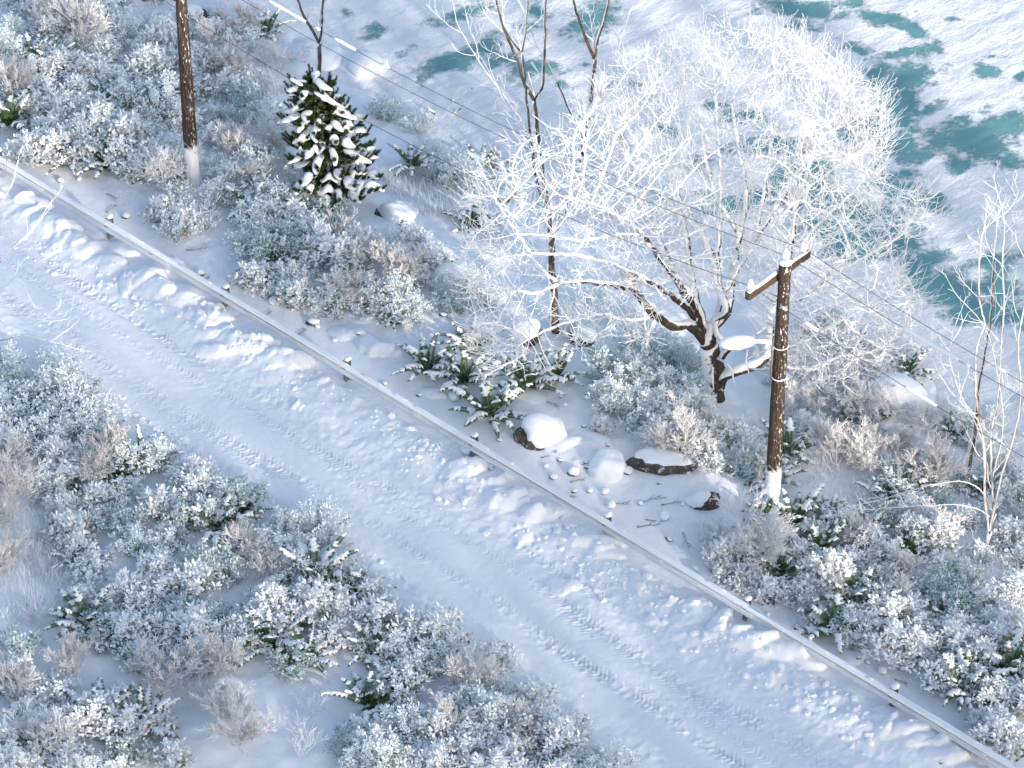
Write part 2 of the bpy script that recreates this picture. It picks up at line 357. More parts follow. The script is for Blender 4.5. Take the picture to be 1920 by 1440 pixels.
ICE_PX = [(690, 52, 26, 13, 0), (640, 25, 20, 10, 0), (770, 96, 24, 10, 0), (850, 112, 66, 14, -14), (900, 95, 34, 24, 0), (870, 26, 60, 17, -18), (912, 16, 30, 14, 0), (985, 140, 56, 20, -8), (940, 125, 45, 16, 0), (1003, 30, 20, 26, 0), (970, 55, 26, 14, 0), (1100, 34, 46, 22, -15), (1112, 62, 22, 16, 0), (1080, 128, 26, 8, 0), (1040, 170, 22, 7, 0), (1120, 210, 40, 6, 0),
    (1495, 12, 62, 13, 8), (1512, 48, 22, 12, 0), (1560, 5, 50, 9, 0), (1640, 24, 40, 12, 0), (1625, 34, 20, 10, 0), (1690, 42, 36, 13, 40), (1703, 62, 18, 10, 0), (1590, 78, 22, 9, 20), (1725, 97, 26, 14, 0), (1675, 100, 45, 9, -8), (1637, 128, 20, 16, 0), (1680, 155, 60, 18, -8), (1625, 145, 40, 12, 10), (1655, 170, 34, 15, 0),
    (1695, 205, 36, 28, 25), (1650, 190, 34, 12, 0), (1760, 194, 16, 8, 0), (1690, 268, 36, 30, 20), (1725, 290, 22, 16, 20), (1640, 240, 50, 14, -10), (1832, 139, 20, 16, 0), (1830, 262, 62, 34, 8), (1880, 236, 40, 20, -15), (1800, 315, 26, 11, -10), (1890, 296, 40, 16, 0), (1910, 150, 14, 10, 0), (1860, 108, 22, 6, 0),
    (1690, 345, 46, 22, 32), (1750, 380, 34, 14, 20), (1600, 380, 95, 20, 12), (1500, 372, 60, 20, 0), (1400, 370, 80, 18, 0), (1380, 210, 40, 14, 0), (1430, 270, 60, 16, 0), (1480, 285, 50, 12, 0), (1340, 190, 20, 12, 0),
    (1575, 428, 60, 20, 10), (1620, 465, 60, 26, 0), (1690, 440, 40, 26, 10), (1560, 470, 30, 14, 0), (1725, 512, 34, 20, 20), (1790, 548, 60, 26, 12), (1750, 490, 36, 14, 0), (1825, 590, 46, 20, 0), (1870, 505, 30, 20, 0), (1900, 580, 50, 28, 0), (1880, 540, 40, 16, 0), (1200, 170, 24, 6, 0), (1300, 300, 30, 10, 0), (1250, 250, 24, 8, 0), (1520, 330, 50, 14, 0), (1780, 30, 14, 5, 0)]
def ice(X, Y, z):
    px, py = proj(X, Y, z)
    wx = px + fbm(X * .55, Y * .55, 101, 4) * 75; wy = py + fbm(X * .55, Y * .55, 131, 4) * 50
    m = np.zeros_like(X)
    for (cx, cy, a, b, an) in ICE_PX:
        ca, sa = math.cos(math.radians(an)), math.sin(math.radians(an)); dx = wx - cx; dy = wy - cy
        e = ((dx * ca + dy * sa) / a) ** 2 + ((-dx * sa + dy * ca) / b) ** 2
        m = np.maximum(m, np.exp(-e * (.38 if cx < 1250 else .27)) * (.80 + .2 * min(1, a * b / 900)) * (.86 if cx < 1250 else 1.0))
    fars = ((px < -50) | (px > 1990) | (py < -60)) * sst(.48, .62, vn(X * .22, Y * .3, 151) * .7 + vn(X * .6, Y * .6, 152) * .3)
    return np.maximum(m, fars)
def lake_z(u, v):
    a = math.radians(80); p = u * math.cos(a) + v * math.sin(a); q = -u * math.sin(a) + v * math.cos(a)
    return LAKE_Z + np.abs(fbm(p * .4, q * 1.3, 161, 4)) * .13 + fbm(u * 2.2, v * 2.2, 163, 4) * .07
sheet('lake', axis(-24, 17, .085, 500), np.concatenate([np.arange(9.0, 26, .085), axis(26, 27, .5, 500)[axis(26, 27, .5, 500) > 26.2]]), lake_z, M_ICE, 'frozen lake with wind blown snow over teal ice', ('ice', ice))

# ---------------------------------------------------------------- labels that single things out, told from landmarks
LM = {}
def lm(name, px, py):
    p = at(px, py); LM[name] = uv(p.x, p.y)
for nm_, px_, py_ in [('the pine', 640, 370), ('the wooden pole', 362, 345), ('the lamp pole', 1447, 950), ('the gnarled tree', 1335, 735), ('the heart-shaped boulder', 1010, 815),
                      ('the round boulder', 1140, 880), ('the dome boulder', 1670, 780), ('the forked trunk', 1040, 620), ('the multi-stemmed tree', 1853, 1040),
                      ('the big roadside fern', 590, 1090), ('the big tan twig bush', 310, 1280), ('the lakeshore tree', 1085, 335), ('the large white twig bush', 1395, 1055), ('the paired ferns', 1565, 1185),
                      ('the grey rounded boulder', 740, 405), ('the buried pale boulder', 845, 530)]:
    lm(nm_, px_, py_)
for k_, nm_ in enumerate(['first', 'second', 'third', 'fourth', 'fifth', 'sixth', 'seventh', 'eighth']):
    LM[f'the {nm_} rail post'] = (-15.92 + 4 * k_, 0)
ONES = ['', 'first', 'second', 'third', 'fourth', 'fifth', 'sixth', 'seventh', 'eighth', 'ninth', 'tenth', 'eleventh', 'twelfth', 'thirteenth', 'fourteenth', 'fifteenth', 'sixteenth', 'seventeenth', 'eighteenth', 'nineteenth', 'twentieth']
def ordinal(k):
    return ONES[k] if k <= 20 else ('twenty-' if k < 30 else 'thirty-') + ONES[max(1, k % 10)]
PENDING = []
def later(o, words_, x, y):
    PENDING.append((o, words_, *uv(x, y)))
def flush_labels():
    groups = {}
    for o, w, u, v in PENDING:
        best = min(LM, key=lambda k: (LM[k][0] - u) ** 2 + (LM[k][1] - v) ** 2); lu, lv = LM[best]; du, dv = u - lu, v - lv
        if abs(dv) > abs(du):
            if dv > 0: s = 'lake side' if lv > -1 else 'rail side'
            else: s = 'rail side' if lv > 1 else 'landward side'
        else:
            if du > 0: s = 'lamp pole side' if lu < 4 else 'away from pine'
            else: s = 'pine side' if lu > -8 else 'away from lamp pole'
        groups.setdefault((w, best, s), []).append((math.hypot(du, dv), o))
    for (w, best, s), L in groups.items():
        L.sort(key=lambda t: t[0])
        for k, (_, o) in enumerate(L):
            o['label'] = f"{w}, {ordinal(k + 1) + ' from' if k else 'next to'} {best}, {s}"

# ---------------------------------------------------------------- guardrail
def P3(u, v, z):
    x, y = xy(u, v); return Vector((x, y, z))
EU3 = Vector((EU[0], EU[1], 0)); EV3 = Vector((EV[0], EV[1], 0)); EZ = Vector((0, 0, 1))
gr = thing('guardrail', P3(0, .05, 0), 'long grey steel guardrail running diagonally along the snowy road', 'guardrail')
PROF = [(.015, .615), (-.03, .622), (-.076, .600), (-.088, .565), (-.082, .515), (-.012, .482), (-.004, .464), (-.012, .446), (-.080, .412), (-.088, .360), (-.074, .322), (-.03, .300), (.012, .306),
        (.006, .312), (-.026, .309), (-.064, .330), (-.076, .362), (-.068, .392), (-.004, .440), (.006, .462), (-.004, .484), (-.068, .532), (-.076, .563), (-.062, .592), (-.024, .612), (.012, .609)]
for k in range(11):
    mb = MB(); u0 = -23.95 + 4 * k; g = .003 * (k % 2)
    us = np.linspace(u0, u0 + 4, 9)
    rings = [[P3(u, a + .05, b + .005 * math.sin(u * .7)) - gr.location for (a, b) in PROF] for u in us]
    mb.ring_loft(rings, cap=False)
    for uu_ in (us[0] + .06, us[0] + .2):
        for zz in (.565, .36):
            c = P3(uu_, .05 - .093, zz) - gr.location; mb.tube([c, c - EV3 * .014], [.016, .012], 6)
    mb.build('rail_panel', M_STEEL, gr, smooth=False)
mb = MB(); us = np.arange(-24, 20, .11)   # a thin crust of snow lying in the rail
for (va, za, w, th, s_) in [(-.028, .622, .042, .016, 3), (-.045, .430, .030, .012, 9)]:
    run = []
    for u in us:
        k = float(vn(np.array(u * .9), np.array(0.0), s_)) * .7 + float(vn(np.array(u * 4.), np.array(0.0), s_ + 1)) * .3 - (.14 if s_ == 9 else 0)
        t = max(0, (k - .36)) * 2.2
        if t <= 0.05 and len(run) > 2:
            mb.ring_loft(run); run = []
        elif t > 0.05:
            q = P3(u, .05 + va, za) - gr.location; ww = w * min(1, .5 + t); h_ = th * min(1.3, t)
            run.append([q - EV3 * ww, q - EV3 * ww * .6 + EZ * h_, q + EZ * h_ * 1.3, q + EV3 * ww * .6 + EZ * h_, q + EV3 * ww, q - EZ * .004])
    if len(run) > 2: mb.ring_loft(run)
mb.build('snow_crust', M_CAP, gr)
for k in range(-2, 8):
    u = -11.92 + 4 * k + .0; pz = P3(u, .145, 0) - gr.location
    mb = MB()
    for (dv, hw) in [(-.07, .055), (.07, .055)]:
        mb.box(pz + EV3 * dv + EZ * .12, (EU3, EV3, EZ), (hw, .006, .52))
    mb.box(pz + EZ * .12, (EU3, EV3, EZ), (.006, .064, .52))
    po = mb.build('post', M_POST, gr, smooth=False)
    mb = MB(); mb.box(pz - EV3 * .108 + EZ * .46, (EU3, EV3, EZ), (.05, .03, .14)); mb.build('spacer_block', M_POST, po, smooth=False)
    mb = MB()     # wedge of snow caught on the post head behind the rail
    hgt = .085 + .04 * R.random(); w = .075 + .02 * R.random()
    rings = [[pz + EU3 * math.cos(t) * w * s_ + EV3 * (math.sin(t) * w * 1.1 * s_ + .02) + EU3 * (.035 * z_) + EZ * (.635 + hgt * z_) for t in np.linspace(0, 2 * math.pi, 9)[:-1]] for (s_, z_) in [(1, 0), (1.05, .15), (.85, .5), (.5, .85), (.12, 1)]]
    mb.ring_loft(rings); mb.build('snow_cap', M_CAP, po)

# ---------------------------------------------------------------- utility poles and wires
def cap_dome(mb, c, r, h, n=9, asp=1.0):
    rings = [[c + Vector((math.cos(t) * r * s_ * asp, math.sin(t) * r * s_, h * z_)) for t in np.linspace(0, 2 * math.pi, n + 1)[:-1]] for (s_, z_) in [(.95, -.12), (1.02, .05), (.93, .32), (.7, .62), (.38, .86), (.1, 1)]]
    mb.ring_loft(rings)
def utility_pole(base, label, lamp, hgt=6.92, lean=(0, 0)):
    o = thing('utility_pole', base, label, 'utility pole', 'wooden utility poles carrying the wires')
    mb = MB(); n = 26
    mb.tube([Vector((lean[0] * (k / n) ** 1, lean[1] * k / n, -.4 + (hgt + .4) * k / n)) for k in range(n + 1)], [.185 - .052 * k / n for k in range(n + 1)], 18, wob=.05)
    mb.build('shaft', M_POLE, o)
    mb = MB(); mb.box((0, 0, 0), ((1, 0, 0), (0, 1, 0), (0, 0, 1)), (1.02, .06, .09))
    arm = mb.build('crossarm', M_ARM, o, smooth=False, loc=(-EU[0] * .17 * -1, -EU[1] * .17 * -1, hgt - .42)); arm.rotation_euler = (0, 0, math.atan2(EV[1], EV[0]))
    arm.location = Vector((EU[0] * -.18, EU[1] * -.18, hgt - .42))
    mb = MB(); rings = []
    for k in range(23):
        x = -1.0 + 2.0 * k / 22; w = .056 + .006 * math.sin(x * 9); h = (.055 + .02 * math.sin(x * 5 + 1)) * min(1, (1.03 - abs(x)) * 9)
        rings.append([Vector((x, -w, .0905)), Vector((x, -w * .7, .0905 + h * .8)), Vector((x, 0, .0905 + h)), Vector((x, w * .7, .0905 + h * .8)), Vector((x, w, .0905))])
    mb.ring_loft(rings); mb.build('snow_cover', M_CAP, arm)
    for (x, y, z) in [(-.93, 0, .09), (.82, 0, .09)]:
        mb = MB(); q = Vector((x, y, z)); mb.tube([q, q + EZ * .06, q + EZ * .07, q + EZ * .14, q + EZ * .16], [.018, .018, .055, .06, .03], 10); i = mb.build('insulator', M_CER, arm)
        mb = MB(); cap_dome(mb, q + EZ * .12, .085, .20); mb.build('snow_cap', M_CAP, i)
    q = Vector((lean[0], lean[1], hgt)); mb = MB(); cap_dome(mb, q, .15, .07); mb.build('snow_cap', M_CAP, o)
    mb = MB(); q = q + EZ * .05; mb.tube([q, q + EZ * .08, q + EZ * .09, q + EZ * .15, q + EZ * .17], [.02, .02, .058, .06, .03], 10); i = mb.build('insulator', M_CER, o)
    mb = MB(); cap_dome(mb, q + EZ * .12, .09, .22); mb.build('snow_cap', M_CAP, i)
    for sgn in (-1, 1):
        mb = MB(); a_ = arm.location + EV3 * sgn * .55 - EZ * .08; b_ = Vector((EU[0] * -.14, EU[1] * -.14, hgt - 1.0))
        mb.tube([a_, b_], [.014, .014], 5); mb.build('brace', M_LAMP, o)
    if lamp:
        d = Vector((-.985, -.17, 0)); s0 = d * .185
        pts = [s0 + EZ * 3.72, s0 + EZ * 4.55, s0 + d * .03 + EZ * 4.72, s0 + d * .1 + EZ * 4.79, s0 + d * .3 + EZ * 4.83, s0 + d * .5 + EZ * 4.84]
        mb = MB(); mb.tube(pts, [.026] * 6, 8)
        la = mb.build('lamp_arm', M_LAMP, o)
        mb = MB(); mb.tube([p + EZ * .02 for p in pts[2:]], [.03, .045, .05, .045], 8); mb.build('snow_cover', M_CAP, la)
        hc = s0 + d * .78 + EZ * 4.83; sd = Vector((-d.y, d.x, 0)); rings = []
        for (t, w, h) in [(-.36, .07, .05), (-.26, .14, .08), (0, .20, .09), (.22, .17, .08), (.33, .09, .05), (.37, .03, .02)]:
            c = hc + d * t; rings.append([c + sd * w * math.cos(a) + EZ * (h * math.sin(a) * (1 if math.sin(a) > 0 else .7)) for a in np.linspace(0, 2 * math.pi, 13)[:-1]])
        mb = MB(); mb.ring_loft(rings); hd = mb.build('lamp_head', M_LAMP, o)
        mb = MB(); rings = []
        for (t, w, h) in [(-.38, .06, .06), (-.26, .15, .13), (0, .215, .17), (.22, .18, .15), (.35, .1, .09), (.40, .03, .03)]:
            c = hc + d * t + EZ * .035; rings.append([c + sd * w * math.cos(a) + EZ * (h * math.sin(a) if math.sin(a) > 0 else -.02) for a in np.linspace(0, 2 * math.pi, 13)[:-1]])
        mb.ring_loft(rings); mb.build('snow_cover', M_CAP, hd)
        for z in (3.80, 4.66):
            mb = MB(); r_ = .162
            ring = [Vector((r_ * math.cos(t), r_ * math.sin(t), z)) for t in np.linspace(0, 2 * math.pi, 20)]
            mb.tube(ring, [.013] * 20, 5, cap=False); mb.build('strap', M_CAP, o)
    return o
pA = at(362, 346); pB = at(1447, 951)
pB.z -= .02
utility_pole(pA, 'brown wooden pole standing among shrubs beside the young pine, its top out of view', False, 6.35)
utility_pole(pB, 'brown wooden utility pole with snowy crossarm and street lamp', True)
pC = pB + (pB - pA); pC.z = HZ(pC.x, pC.y)
pZ = pA - (pB - pA); pZ.z = HZ(pZ.x, pZ.y)
TOPS = [Vector((EU[0] * -.18, EU[1] * -.18, 6.92 - .42 + .24)) - EV3 * .93, Vector((0, 0, 6.92 + .19)), Vector((EU[0] * -.18, EU[1] * -.18, 6.92 - .42 + .24)) + EV3 * .82]
SLEEVES = [[(0, 542, 567), (0, 585, 612), (1, 1462, 1476), (1, 1502, 1536), (1, 1694, 1760)], [(1, 1688, 1800), (1, 1806, 1822)], [(0, 500, 575), (0, 590, 600), (0, 626, 668), (0, 712, 733), (1, 1860, 1890)]]
WL = ['black overhead wire on the road side end of the crossarm, snow sleeves near the pine', 'black overhead wire on the pole top insulator with one long snow sleeve', 'black overhead wire on the lake side end of the crossarm, broken snow crust']
for w in range(3):
    o = thing('power_line', pB + TOPS[w], WL[w], 'overhead wire', 'overhead wires strung between the poles'); off = o.location.copy()
    spans = []
    for (a, b) in [(pZ, pA), (pA, pB), (pB, pC)]:
        A = a + TOPS[w] - EZ * (.57 if a is pA else 0); B = b + TOPS[w] - EZ * (.57 if b is pA else 0)
        spans.append([A.lerp(B, t) - EZ * (4 * (.72, .52, .60)[w] * t * (1 - t)) for t in np.linspace(0, 1, 61)])
    mb = MB()
    for S in spans: mb.tube([p - off for p in S], [.0062] * 61, 5)
    mb.build('wire', M_WIRE, o)
    mb = MB()
    for (si, x0, x1) in SLEEVES[w]:
        S = spans[si + 1]; pts = []
        fine = [S[k].lerp(S[k + 1], t) for k in range(60) for t in (0, .25, .5, .75)]
        for p in fine:
            x = proj(p.x, p.y, p.z)[0]
            if x0 <= x <= x1: pts.append(p - off + EZ * .012)
        if len(pts) > 2:
            mb = MB(); n = len(pts); mb.tube(pts, [.042 * min(1, .25 + 3.0 * min(k, n - 1 - k) / n + .3) for k in range(n)], 8, wob=.25); mb.build('snow_sleeve', M_CAP, o)

# ---------------------------------------------------------------- bare trees
def grow_twigs(mb, p, d, L, r, depth, rng, curl=.5, up=.12, frost=1.0, sides=4):
    n = max(3, int(L / .11)); pts = [Vector(p)]; d = Vector(d).normalized(); kids = []
    for k in range(n):
        d = (d + Vector((rng.uniform(-1, 1), rng.uniform(-1, 1), rng.uniform(-.7, .9))) * curl * .32 + EZ * up * .25).normalized()
        pts.append(pts[-1] + d * (L / n))
        if depth > 0 and k > 0 and rng.random() < .62:
            ax = Vector((rng.uniform(-1, 1), rng.uniform(-1, 1), rng.uniform(-.3, .8))); ax = (ax - d * ax.dot(d)).normalized()
            kids.append((pts[-1].copy(), (d * .75 + ax * rng.uniform(.5, .9)).normalized(), L * rng.uniform(.4, .68) * (1 - .4 * k / n), r * (1 - .55 * k / n) * .72))
    mb.tube(pts, [max(r * (1 - .6 * k / n), .0055) for k in range(n + 1)], sides, frost, cap=False)
    for (q, dd, l, rr) in kids:
        if l > .12: grow_twigs(mb, q, dd, l, rr, depth - 1, rng, curl, up, frost, max(3, sides - 1))
def catmull(pts, step):
    out = []; P = [pts[0]] + pts + [pts[-1]]
    for i in range(1, len(P) - 2):
        n = max(1, int((P[i + 1] - P[i]).length / step))
        for k in range(n):
            t = k / n; a, b, c, d = P[i - 1], P[i], P[i + 1], P[i + 2]
            out.append(.5 * ((2 * b) + (c - a) * t + (2 * a - 5 * b + 4 * c - d) * t * t + (3 * b - a - 3 * c + d) * t ** 3))
    out.append(pts[-1]); return out

def thin_tree(name, base_px, stems, label, seed, twig=1.0, thick=1.0, barkm=M_GREYBARK, group='slender bare trees under frost'):
    """stems: list of (r0, r1, [(px, py, depth)], sprouts per metre)"""
    rng = random.Random(seed); b = at(*base_px)
    o = thing(name, b, label, 'tree', group)
    mt = MB(); mc = MB()
    for (r0, r1, pl, spr) in stems:
        pts = [on_y(px, py, b.y + d) - b for (px, py, d) in pl]
        if (pl[0][0], pl[0][1]) == base_px: pts[0] = Vector((0, 0, -.25))
        S = catmull(pts, .18); n = len(S)
        S = [p + Vector((rng.uniform(-1, 1), rng.uniform(-1, 1), 0)) * .012 for p in S]
        rad = [(r0 + (r1 - r0) * (k / max(1, n - 1))) * thick for k in range(n)]
        (mt if r0 >= .035 else mc).tube(S, rad, 9 if r0 > .05 else 6, [0.0 if rad[k] > .02 else .6 for k in range(n - 1)], wob=.12)
        for k in range(2, n):
            if rng.random() < spr * .18 * (.35 + .65 * k / n):
                d = (S[k] - S[k - 1]).normalized(); ax = Vector((rng.uniform(-1, 1), rng.uniform(-1, 1), rng.uniform(-.1, .5))); ax = (ax - d * ax.dot(d)).normalized()
                grow_twigs(mc, S[k], d * .7 + ax * .8, rng.uniform(.5, 1.35) * twig, max(.009, rad[k] * .4), 2, rng, .5, .25, .85 if rng.random() < .8 else .25)
        grow_twigs(mc, S[-1], S[-1] - S[-2], .8 * twig, max(.008, r1), 2, rng, .4, .3, .9)
    mt.build('trunk', barkm, o); mc.build('crown', barkm, o)
    return o
thin_tree('bare_tree', (1040, 622), [
    (.125, .10, [(1040, 622, 0), (1037, 560, 0), (1032, 500, 0), (1033, 443, 0)], 0),
    (.085, .05, [(1033, 443, 0), (1025, 390, .1), (1013, 300, .2), (1001, 187, .3)], 1.2),
    (.045, .02, [(1001, 187, .3), (985, 160, .1), (970, 115, 0), (958, 85, -.1), (943, 50, -.2), (930, 0, -.3), (915, -60, -.3)], 2.2),
    (.045, .018, [(1001, 187, .3), (1015, 165, .4), (1020, 115, .5), (1022, 65, .5), (1022, 20, .5), (1030, -50, .5)], 2.0),
    (.05, .028, [(1025, 400, .1), (1005, 340, .4), (996, 270, .6), (989, 210, .7), (982, 130, .8), (978, 100, .8)], 1.4),
    (.028, .014, [(978, 100, .8), (985, 60, .8), (989, 0, .9), (985, -60, .9)], 2.4),
    (.024, .012, [(978, 100, .8), (962, 80, .9), (945, 50, 1.0), (940, -10, 1.0)], 2.2),
    (.022, .009, [(1000, 300, .4), (982, 235, .2), (960, 200, 0), (915, 140, -.2), (885, 92, -.3), (860, 50, -.4), (845, -10, -.5)], 2.0),
    (.03, .012, [(1033, 443, 0), (1057, 410, .3), (1066, 360, .5), (1075, 300, .7), (1095, 240, .8)], 2.0)],
    'slender bare tree with dark lower trunk rising from open snow behind the gnarled tree', 21, .9)
thin_tree('bare_tree', (1083, 338), [
    (.085, .06, [(1083, 338, 0), (1090, 280, .1), (1100, 235, .2), (1107, 180, .2), (1115, 110, .3)], .7),
    (.05, .022, [(1115, 110, .3), (1100, 75, .2), (1087, 40, .1), (1074, 0, 0), (1060, -60, 0)], 1.4),
    (.05, .022, [(1115, 110, .3), (1120, 72, .3), (1130, 45, .4), (1140, 5, .5), (1150, -60, .6)], 1.4),
    (.026, .01, [(1106, 205, .2), (1127, 170, .3), (1147, 157, .4), (1157, 132, .5), (1160, 90, .5), (1175, 40, .5), (1190, 0, .6)], 2.6),
    (.028, .01, [(1095, 262, .1), (1081, 235, 0), (1062, 195, -.1), (1035, 132, -.2), (1005, 82, -.3), (994, 50, -.3), (975, 0, -.3)], 1.5)],
    'slender bare tree with dark forked top at the lake shore', 22, .8)
thin_tree('bare_tree', (597, 185), [
    (.075, .065, [(597, 185, 0), (598, 130, 0), (598, 80, 0)], 0),
    (.045, .025, [(598, 80, 0), (588, 60, 0), (575, 40, 0), (560, 5, 0), (545, -50, 0)], 1.5),
    (.05, .03, [(598, 80, 0), (602, 50, 0), (604, 20, 0), (608, -40, 0)], 1.5)],
    'slender bare tree whose pale forked trunk rises straight behind the young pine', 23, .8)
thin_tree('bare_tree', (1853, 1042), [
    (.075, .07, [(1853, 1042, 0), (1854, 1002, 0)], 0),
    (.045, .022, [(1854, 1002, 0), (1847, 924, 0), (1846, 836, 0), (1830, 739, -.1), (1832, 650, -.1), (1847, 610, 0), (1836, 560, 0), (1838, 467, 0), (1845, 430, 0)], 2.0),
    (.042, .014, [(1854, 1002, 0), (1860, 930, .1), (1859, 817, .3), (1872, 740, .5), (1878, 650, .6), (1883, 570, .7), (1879, 496, .8), (1884, 423, .9), (1872, 370, .9)], 2.4),
    (.045, .018, [(1855, 1000, 0), (1872, 920, -.1), (1883, 875, -.1), (1903, 812, 0), (1915, 739, .1), (1909, 650, .2), (1922, 560, .3), (1930, 480, .3)], 1.8),
    (.020, .008, [(1848, 930, 0), (1830, 912, -.2), (1800, 902, -.3), (1747, 909, -.4), (1700, 922, -.5), (1655, 936, -.5)], 1.6),
    (.020, .008, [(1857, 970, 0), (1830, 953, -.2), (1790, 946, -.3), (1747, 948, -.4), (1700, 950, -.5), (1640, 954, -.6)], 1.4),
    (.018, .008, [(1846, 840, 0), (1820, 775, -.2), (1790, 742, -.3), (1760, 700, -.3), (1735, 640, -.3)], 2.2),
    (.022, .009, [(1846, 880, 0), (1838, 800, -.3), (1800, 740, -.5), (1780, 660, -.5), (1795, 600, -.5)], 2.2),
    (.022, .009, [(1860, 900, .1), (1880, 800, -.2), (1870, 700, -.3), (1850, 620, -.3), (1800, 560, -.3)], 2.2)],
    'pale multi-stemmed bare tree rising from shrubs beyond the lamp pole', 24, .85, .8, M_PALE)
thin_tree('bare_tree', (1812, 908), [
    (.07, .05, [(1812, 908, 0), (1820, 850, 0), (1828, 800, 0), (1832, 740, .1)], .3),
    (.04, .014, [(1832, 740, .1), (1842, 680, .2), (1858, 590, .3), (1862, 500, .4), (1870, 420, .4)], 2.2)],
    'slim dark trunk half hidden behind the pale multi-stemmed tree', 25, .8)
thin_tree('bare_tree', (-70, 735), [
    (.07, .05, [(-70, 735, 0), (-66, 660, 0), (-60, 600, 0)], .5),
    (.03, .008, [(-66, 660, 0), (-20, 645, -.2), (40, 628, -.3), (95, 640, -.3), (150, 655, -.3)], 2.6),
    (.03, .008, [(-64, 640, 0), (-20, 600, -.2), (20, 590, -.3), (80, 600, -.3)], 2.2),
    (.03, .009, [(-60, 600, 0), (-35, 545, 0), (0, 490, 0), (60, 430, 0), (92, 385, 0)], 2.2),
    (.03, .009, [(-60, 600, 0), (-45, 500, 0), (-20, 420, .2), (10, 370, .2), (30, 320, .2)], 2.2),
    (.02, .008, [(-60, 600, 0), (-20, 565, 0), (30, 520, -.2), (50, 545, -.2)], 1.5)],
    'bare tree at the road end of the frame reaching thin twigs over the snow', 26, .7)

